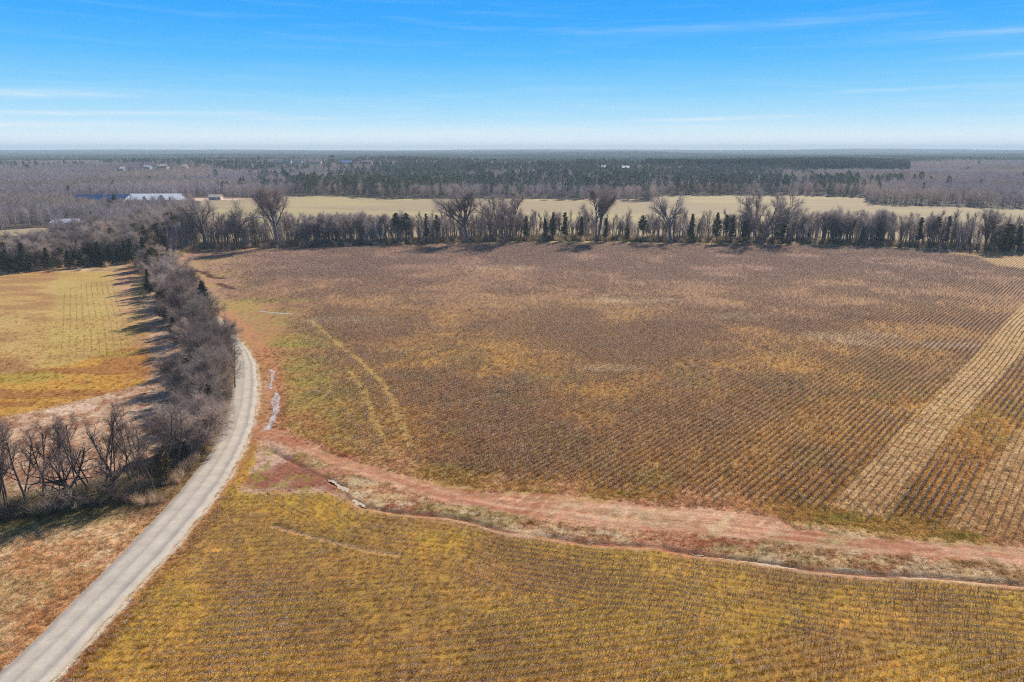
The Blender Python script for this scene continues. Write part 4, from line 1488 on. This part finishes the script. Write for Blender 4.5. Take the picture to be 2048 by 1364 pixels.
def brush_line(name, label, P, n, width, smin, smax, seed, off=0.0, far=False):
    rs = np.random.default_rng(seed)
    Q = resample(P, 400)
    i = rs.integers(0, 399, n)
    p = Q[i] + (Q[i + 1] - Q[i]) * rs.random(n)[:, None]
    d = Q[i + 1] - Q[i]
    d /= np.linalg.norm(d, axis=1)[:, None]
    nn = np.stack([-d[:, 1], d[:, 0]], 1)
    p = p + nn * (off + rs.normal(0, width, n))[:, None]
    x, y = p[:, 0], p[:, 1]
    rl, ls = seg_dist(x, y, road_L)
    m = (ls > 0) & (rl > 1.0) | (y > 180)
    x, y = x[m], y[m]
    n = len(x)
    t = rs.uniform(.6, 1.5, n)[:, None] * np.array([1, 1, 1])
    g = rs.random(n)
    t = t * np.where((g < .2)[:, None], np.array([.8, 1.05, .7]), np.where((g > .75)[:, None], np.array([1.35, 1.3, 1.35]), 1))
    sc = rs.uniform(smin, smax, n)
    return scatter(name, brushes, np.stack([x, y, height(x, y)], 1), np.stack([np.zeros(n), np.zeros(n), rs.uniform(0, 6.28, n)], 1),
                   np.stack([sc, sc, sc * rs.uniform(.7, 1.1, n)], 1), rs.integers(0, 4, n), t, [mat_brush, mat_brush_leaf], label)


brush_line("undergrowth", "brown brush tangled under the near crooked trees", near_row, 520, 1.2, .7, 1.4, 1, .8)
brush_line("undergrowth", "brush at the foot of the roadside hedge", hedge_c, 1700, 2.6, .6, 1.3, 2)
brush_line("undergrowth", "low brush along the foot of the far tree line", tl_base, 3000, 5.0, .7, 2.0, 3, 7.0)
brush_line("undergrowth", "brush at the edge of the left wood", left_wood, 700, 8.0, .8, 1.6, 4, 8.0)


# ------------------------------------------------------------------ far woods (stuff)
def far_bare(seed, h=14, n=150, wt=.16, trunk=True):
    rs = np.random.default_rng(seed)
    d = rs.normal(size=(n, 3))
    d /= np.linalg.norm(d, axis=1)[:, None]
    rad = rs.uniform(.2, 1, n) ** .5
    c = np.array([0, 0, h * .62])
    p1 = c + d * rad[:, None] * np.array([h * .27, h * .27, h * .38])
    v = d * np.array([1, 1, .5]) + np.array([0, 0, .9])
    v /= np.linalg.norm(v, axis=1)[:, None]
    p0 = p1 - v * rs.uniform(1.2, 3.2, n)[:, None]
    parts = [(ribbons(p0, p1, wt, rs), 0)]
    if trunk:
        parts.append((tube(np.array([[0, 0, -1], [0.1, 0, h * .4], [.3, .1, h * .75]]), np.array([.22, .17, .08]), 3), 0))
        k = 7
        a = rs.uniform(0, 6.28, k)
        b0 = np.tile([0.1, 0, h * .35], (k, 1)) + np.array([0, 0, 1]) * rs.uniform(0, h * .25, k)[:, None]
        b1 = b0 + np.stack([np.cos(a) * h * .2, np.sin(a) * h * .2, rs.uniform(.2, .4, k) * h], 1)
        parts.append((ribbons(b0, b1, .25, rs), 0))
    return pack(parts)


def far_green(seed, h=14, n=150, size=1.1, w=.2, pine=False):
    rs = np.random.default_rng(seed)
    t = rs.uniform(0, 1, n)
    if pine:
        z = h * (.5 + .5 * t)
        r = h * w * np.sin(math.pi * np.clip(t * .8 + .15, 0, 1)) * rs.uniform(.3, 1, n) ** .5
    else:
        z = h * (.1 + .9 * t)
        r = h * w * (1 - t) ** .8 * rs.uniform(.3, 1, n) ** .5
    a = rs.uniform(0, 6.28, n)
    q = np.stack([np.cos(a) * r, np.sin(a) * r, z], 1)
    return pack([(chips(q, size * rs.uniform(.6, 1.3, n), rs), 1), (tube(np.array([[0, 0, -1], [0, 0, h * .5], [0, 0, h * .9]]), np.array([.2, .16, .05]), 3), 0)])


th = [far_bare(700 + k, 9, 70, .06) for k in range(4)]
rs = np.random.default_rng(31)
n = 1400
Q = resample(tl_base, 500)
i_ = rs.integers(0, 499, n)
p_ = Q[i_] + (Q[i_ + 1] - Q[i_]) * rs.random(n)[:, None]
x, y = p_[:, 0], p_[:, 1] + rs.uniform(0.5, 22, n)
ppx = proj(x, y)[0]
m = rs.random(n) < np.where((ppx > 1030) & (ppx < 1560), .55, 1.0)
x, y = x[m], y[m]
n = len(x)
sc = rs.uniform(.6, 1.75, n)
scatter("thicket", th, np.stack([x, y, height(x, y)], 1), np.stack([rs.normal(0, .05, n), rs.normal(0, .05, n), rs.uniform(0, 6.28, n)], 1),
        np.stack([sc * .8, sc * .8, sc], 1), rs.integers(0, 4, n), rs.uniform(.8, 1.6, (n, 1)) * np.ones((n, 3)), [mat_far_bare, mat_far_pine], "thin leafless saplings filling the far tree line")

fprot = [far_bare(600 + k) for k in range(5)] + [far_green(610 + k) for k in range(2)] + [far_green(620 + k, 17, 150, 1.3, .17, True) for k in range(3)]


def patch(seed, size, ntree, green):
    """a small stand of woodland used far away"""
    rs = np.random.default_rng(seed)
    parts = []
    Vs, Fs, Ms, o = [], [], [], 0
    for k in range(ntree):
        V, F_, M = (far_green(seed * 50 + k, rs.uniform(11, 15), 34, 2.6, .2, rs.random() < .6) if rs.random() < green else far_bare(seed * 50 + k, rs.uniform(11, 14), 34, .42, False))
        V = V + np.array([rs.uniform(-size / 2, size / 2), rs.uniform(-size / 2, size / 2), 0])
        Vs.append(V)
        Fs.append(F_ + o)
        Ms.append(M)
        o += len(V)
    return np.concatenate(Vs), np.concatenate(Fs), np.concatenate(Ms)


# buildings' clearings: (x, y, radius)
clearings = []


def add_clear(px, py, r, front):
    x, y = at(px, py)
    clearings.append((float(x), float(y), r, front))


for px, py, r, f in ((210, 409, 34, 40), (318, 408, 34, 40), (135, 451, 14, 26), (425, 400, 34, 30), (572, 341, 34, 260), (600, 341, 30, 260), (635, 341, 30, 260), (694, 338, 26, 300), (738, 340, 26, 260), (735, 351, 16, 120), (680, 351, 14, 120),
                    (298, 352, 14, 110), (328, 350, 20, 130), (252, 356, 14, 90), (372, 348, 14, 120), (1205, 355, 12, 100), (1250, 354, 12, 100), (780, 341, 20, 220)):
    add_clear(px, py, r, f)

# pine plantation block
plant_c = np.array(at(1545, 352.0))


def in_plant(x, y):
    px, py = proj(x, y)
    return (px > 1290) & (px < 1815) & (y > 1180) & (y < 1480)


def wood_mask(x, y):
    px, py = proj(x, y)
    wy = np.interp(px, wline[:, 0], wline[:, 1])
    m = py < wy
    m |= (px < 385) & (py < 480) & (y > 345) & ~((py > 452) & (px < 112))
    m &= ~((px < 112) & (py >= wy - 1) & (y < 440))
    for (cx, cy, r, f) in clearings:
        # the clearing reaches a little toward the south
        yy = np.where(y < cy, (y - cy) * r / (r + f), (y - cy))
        m &= (np.hypot(x - cx * y / cy, yy) > r)
    return m


rs = np.random.default_rng(77)
# stand-level pattern decides evergreen share
def green_share(x, y):
    g = fbm(x, y, 260.0, 140, 3)
    g2 = fbm(x, y, 60.0, 141, 3)
    s = smooth(.47, .62, g) * .55 + smooth(.52, .66, g2) * .35
    s = s * (.45 + .30 * smooth(500, 900, proj(x, y)[0]))
    px, py = proj(x, y)
    s = s * (1 - .9 * smooth(1620, 1800, px + (fbm(x, y, 90.0, 148, 2) - .5) * 300) * (py > 335))
    s = np.where((px < 430) & (py > 350), s * .15, s)
    jx = px + (fbm(x, y, 70.0, 147, 2) - .5) * 260
    front = (py > 372) & (jx > 560) & (jx < 1730)
    s = np.where(front, .15 + .42 * smooth(.40, .6, fbm(x, y, 40.0, 145, 2)), s)
    s = s * (1 - .45 * smooth(1500, 2200, y))
    return np.clip(s - .04, 0.0, .9)


N = 260000
y = np.sqrt(rs.uniform(340 ** 2, 1900 ** 2, N))
x = rs.uniform(-1, 1, N) * (0.80 * y + 25)
m = wood_mask(x, y) & ~in_plant(x, y)
x, y = x[m], y[m]
keepn = 62000
if len(x) > keepn:
    x, y = x[:keepn], y[:keepn]
n = len(x)
print("far trees", n)
gs = green_share(x, y)
gr = rs.random(n) < gs
pine = rs.random(n) < .55
vi = np.where(gr, np.where(pine, 7 + rs.integers(0, 3, n), 5 + rs.integers(0, 2, n)), rs.integers(0, 5, n))
tn = fbm(x, y, 120.0, 150, 3)
t = (.9 + .55 * tn)[:, None] * mixv(np.tile(np.array([1.05, 1.0, .92]), (n, 1)), np.array([.95, .96, 1.05]), smooth(.4, .6, fbm(x, y, 90.0, 151, 2)))
sc = rs.uniform(.78, 1.18, n)
px, py = proj(x, y)
sc *= np.where((px < 400) & (y < 600), .92, 1.0)
scatter("far_woods", fprot, np.stack([x, y, height(x, y)], 1), np.stack([np.zeros(n), np.zeros(n), rs.uniform(0, 6.28, n)], 1),
        np.stack([sc, sc, sc], 1), vi, t, [mat_far_bare, mat_far_pine], "mixed leafless and pine woods stretching behind the pale field")

# plantation: close-set even pines
N = 9000
y = rs.uniform(1180, 1480, N)
x = y * rs.uniform(.15, .6, N)
m = in_plant(x, y)
x, y = x[m], y[m]
n = len(x)
print("plantation", n)
sc = rs.uniform(.85, 1.12, n)
ppx = proj(x, y)[0]
hz_ = 1.12 + .30 * np.exp(-((ppx - 1600) / 210) ** 2)
lift = height(x, y)
scatter("pine_plantation", fprot[7:], np.stack([x, y, lift], 1), np.stack([np.zeros(n), np.zeros(n), rs.uniform(0, 6.28, n)], 1),
        np.stack([sc * 1.0, sc * 1.0, sc * hz_], 1), rs.integers(0, 3, n), np.tile([[.95, 1.0, .95]], (n, 1)), [mat_far_bare, mat_far_pine], "even dark green block of tall planted pines")

# woodland to the horizon
pp = [patch(k + 1, 46, 24, .08 if k < 3 else .55) for k in range(5)]
N = 75000
y = 1750 * (9200 / 1750) ** rs.random(N)
x = rs.uniform(-1, 1, N) * (0.80 * y + 60)
# thin by area so density is even per m2 but capped
m = wood_mask(x, y)
x, y = x[m], y[m]
x, y = x[:52000], y[:52000]
n = len(x)
g = rs.random(n) < green_share(x, y)
vi = np.where(g, 3 + rs.integers(0, 2, n), rs.integers(0, 3, n))
sc = rs.uniform(.9, 1.15, n)
wsc = sc * np.clip(y / 2600, 1, 2.2)
tn = fbm(x, y, 400.0, 160, 3)
t = (1.1 + .4 * tn)[:, None] * np.ones((n, 3))
scatter("horizon_woods", pp, np.stack([x, y, height(x, y)], 1), np.stack([np.zeros(n), np.zeros(n), rs.uniform(0, 6.28, n)], 1),
        np.stack([wsc, wsc, sc], 1), vi, t, [mat_far_bare, mat_far_pine], "unbroken woodland running to the horizon")


# ------------------------------------------------------------------ buildings
def metal(name, col, rough=.45, rib=0.0):
    m, nt, b = new_mat(name)
    tcn = nd(nt, 'ShaderNodeTexCoord')
    w = nd(nt, 'ShaderNodeTexWave', wave_type='BANDS', bands_direction='X')
    w.inputs['Scale'].default_value = .55
    w.inputs['Distortion'].default_value = .2
    nt.links.new(tcn.outputs['Object'], w.inputs[0])
    f = ramp(nt, w.outputs[0], [(0, 1 - rib), (1, 1.0)])
    g = ramp(nt, noise(nt, tcn.outputs['Object'], .25, 5, .7), [(.3, .82), (.7, 1.12)])
    c = mix_c(nt, 1.0, mix_c(nt, 1.0, col, f, 'MULTIPLY'), g, 'MULTIPLY')
    nt.links.new(c, b.inputs['Base Color'])
    b.inputs['Roughness'].default_value = rough
    return m


m_blue = metal("blue_metal_roof", (0.035, 0.085, 0.22), .6, .4)
m_silver = metal("white_metal_roof", (0.80, 0.82, 0.84), .5, .12)
m_wall = metal("pale_wall", (0.55, 0.55, 0.58), .8, .1)
m_beige = metal("cream_wall", (0.62, 0.52, 0.40), .85, .05)
m_grayroof = metal("gray_shingle_roof", (0.28, 0.26, 0.25), .9, .05)
m_pinkwall = metal("pink_brick_wall", (0.50, 0.33, 0.26), .9, .05)
m_open = metal("dark_opening", (0.03, 0.03, 0.035), .6, .0)


def box(x0, x1, y0, y1, z0, z1):
    V = [(x0, y0, z0), (x1, y0, z0), (x1, y1, z0), (x0, y1, z0), (x0, y0, z1), (x1, y0, z1), (x1, y1, z1), (x0, y1, z1)]
    F = [(0, 3, 2, 1), (4, 5, 6, 7), (0, 1, 5, 4), (1, 2, 6, 5), (2, 3, 7, 6), (3, 0, 4, 7)]
    return V, F


def building(name, label, cat, x, y, L, W, hw, hr, mw, mr, rz=0.0, nwin=4, door=True, group=None):
    e = bpy.data.objects.new(name, None)
    COL.objects.link(e)
    z = float(height(np.array([x]), np.array([y]))[0])
    e.location = (x, y, z)
    e.rotation_euler = (0, 0, rz)
    tag(e, label, cat, group)
    a, c_ = L / 2, W / 2
    # walls with gables
    V = [(-a, -c_, -1), (a, -c_, -1), (a, c_, -1), (-a, c_, -1), (-a, -c_, hw), (a, -c_, hw), (a, c_, hw), (-a, c_, hw), (-a, 0, hr), (a, 0, hr)]
    F = [(0, 1, 5, 4), (2, 3, 7, 6), (1, 2, 6, 9, 5), (3, 0, 4, 8, 7), (0, 3, 2, 1), (4, 5, 9, 8), (6, 7, 8, 9)]
    mesh_obj('wall', V, F, mw, parent=e)
    o = .5
    th = .18
    k = (hr - hw) / c_
    V, F = [], []
    for s in (-1, 1):
        b0 = len(V)
        V += [(-a - o, s * (c_ + o), hw - k * o + .05), (a + o, s * (c_ + o), hw - k * o + .05), (a + o, 0, hr + .05), (-a - o, 0, hr + .05)]
        V += [(v[0], v[1], v[2] + th) for v in V[b0:b0 + 4]]
        F += [tuple(b0 + i for i in f) for f in ((0, 1, 2, 3), (4, 5, 6, 7), (0, 1, 5, 4), (1, 2, 6, 5), (3, 0, 4, 7))]
    mesh_obj('roof', V, F, mr, parent=e)
    ww = min(1.6, L / (nwin * 2.2))
    for i in range(nwin):
        cx = -a + L * (i + .5) / nwin
        V, F = box(cx - ww / 2, cx + ww / 2, -c_ - .06, -c_ + .05, hw * .38, hw * .75)
        mesh_obj('window', V, F, m_open, parent=e)
    if door:
        V, F = box(-a + L * .5 / nwin + ww * .9, -a + L * .5 / nwin + ww * .9 + 1.1, -c_ - .07, -c_ + .05, -.2, 2.1)
        mesh_obj('door', V, F, m_open, parent=e)
    return e


def bat(px, py):
    x, y = at(px, py)
    return float(x), float(y)


x0, y0 = bat(160, 407)
x1, _ = bat(261, 407)
building('barn', "long barn with dark blue metal roof and pale wall among bare trees", "barn", (x0 + x1) / 2, y0, x1 - x0, 22, 3.0, 7.6, m_wall, m_blue, R(-1), 12)
x0, y0 = bat(266, 406)
x1, _ = bat(364, 406)
building('barn', "long barn with bright white metal roof beside the blue-roofed one", "barn", (x0 + x1) / 2, y0, x1 - x0, 22, 3.2, 7.8, m_wall, m_silver, R(2), 12)
x, y = bat(136, 451)
building('shed', "low white-roofed shed at the clearing in the left wood", "shed", x, y, 15.5, 8, 2.6, 4.4, m_wall, m_silver, R(5), 4)
x, y = bat(432, 400)
building('shed', "pale cream shed on the bare farmyard behind the V-forked tree", "shed", x, y, 11, 7, 3.0, 4.8, m_beige, m_beige, R(4), 3)
x, y = bat(1857, 470)
building('shelter', "small white slanted roof glimpsed behind the right tree line", "shed", x, y, 3.6, 2.0, 4.6, 5.2, m_wall, m_silver, R(10), 1, False)
houses = [
    (560, 340, 22, 6, 10, m_beige, m_grayroof, "leftmost cream house of the distant hamlet"), (578, 340, 14, 7, 11.5, m_beige, m_grayroof, "tall gabled cream house second from left in the distant hamlet"),
    (597, 341, 20, 5, 9, m_beige, m_grayroof, "long cream house third from left in the distant hamlet"), (633, 341, 24, 4, 8, m_beige, m_pinkwall, "low tan-roofed house between the cream group and white-roofed building"),
    (693, 338, 26, 6, 11, m_wall, m_silver, "distant building with the brightest white roof"), (735, 340, 22, 5, 9, m_pinkwall, m_pinkwall, "distant brick-coloured house right of the bright white roof"),
    (697, 351, 12, 5, 8, m_wall, m_silver, "small white house in front of the bright white roof"), (679, 351, 8, 5, 8, m_wall, m_silver, "tiny white shed left of the small white house"),
    (298, 351, 10, 5, 8, m_wall, m_silver, "small white house behind the blue barn"), (328, 349, 18, 6, 9, m_beige, m_beige, "cream-roofed house in the pines behind the white barn"),
    (249, 355, 6, 8, 11, m_wall, m_silver, "narrow white building above the blue barn's roof"), (372, 348, 9, 6, 9, m_pinkwall, m_beige, "small pinkish house right of the cream-roofed one"),
    (1250, 354, 12, 5, 8, m_wall, m_silver, "distant white roof in the woods above the field's wooded knoll"), (1206, 353, 7, 6, 9, m_wall, m_silver, "tiny distant white roof left of the knoll's roof"),
    (782, 340, 14, 5, 8, m_beige, m_pinkwall, "rightmost faint tan house of the distant hamlet")]
for (px, py, L, hw, hr, mw, mr, lab) in houses:
    x, y = bat(px, py)
    building('house', lab, "house", x, y, L, 12, hw, hr, mw, mr, 0.0, 3)

# ------------------------------------------------------------------ haze
V, F = box(-9600, 9600, -400, 9600, GROUND_MIN - 1.2, 82.0)
m_haze = bpy.data.materials.new("haze")
m_haze.use_nodes = True
nt = m_haze.node_tree
nt.nodes.clear()
pv = nd(nt, 'ShaderNodeVolumePrincipled')
pv.inputs['Color'].default_value = (0.74, 0.90, 1.0, 1)
pv.inputs['Density'].default_value = 0.00015
pv.inputs['Anisotropy'].default_value = 0.0
mo = nd(nt, 'ShaderNodeOutputMaterial')
nt.links.new(pv.outputs[0], mo.inputs['Volume'])
hz = mesh_obj("haze", V, F, m_haze)
tag(hz, kind="stuff")
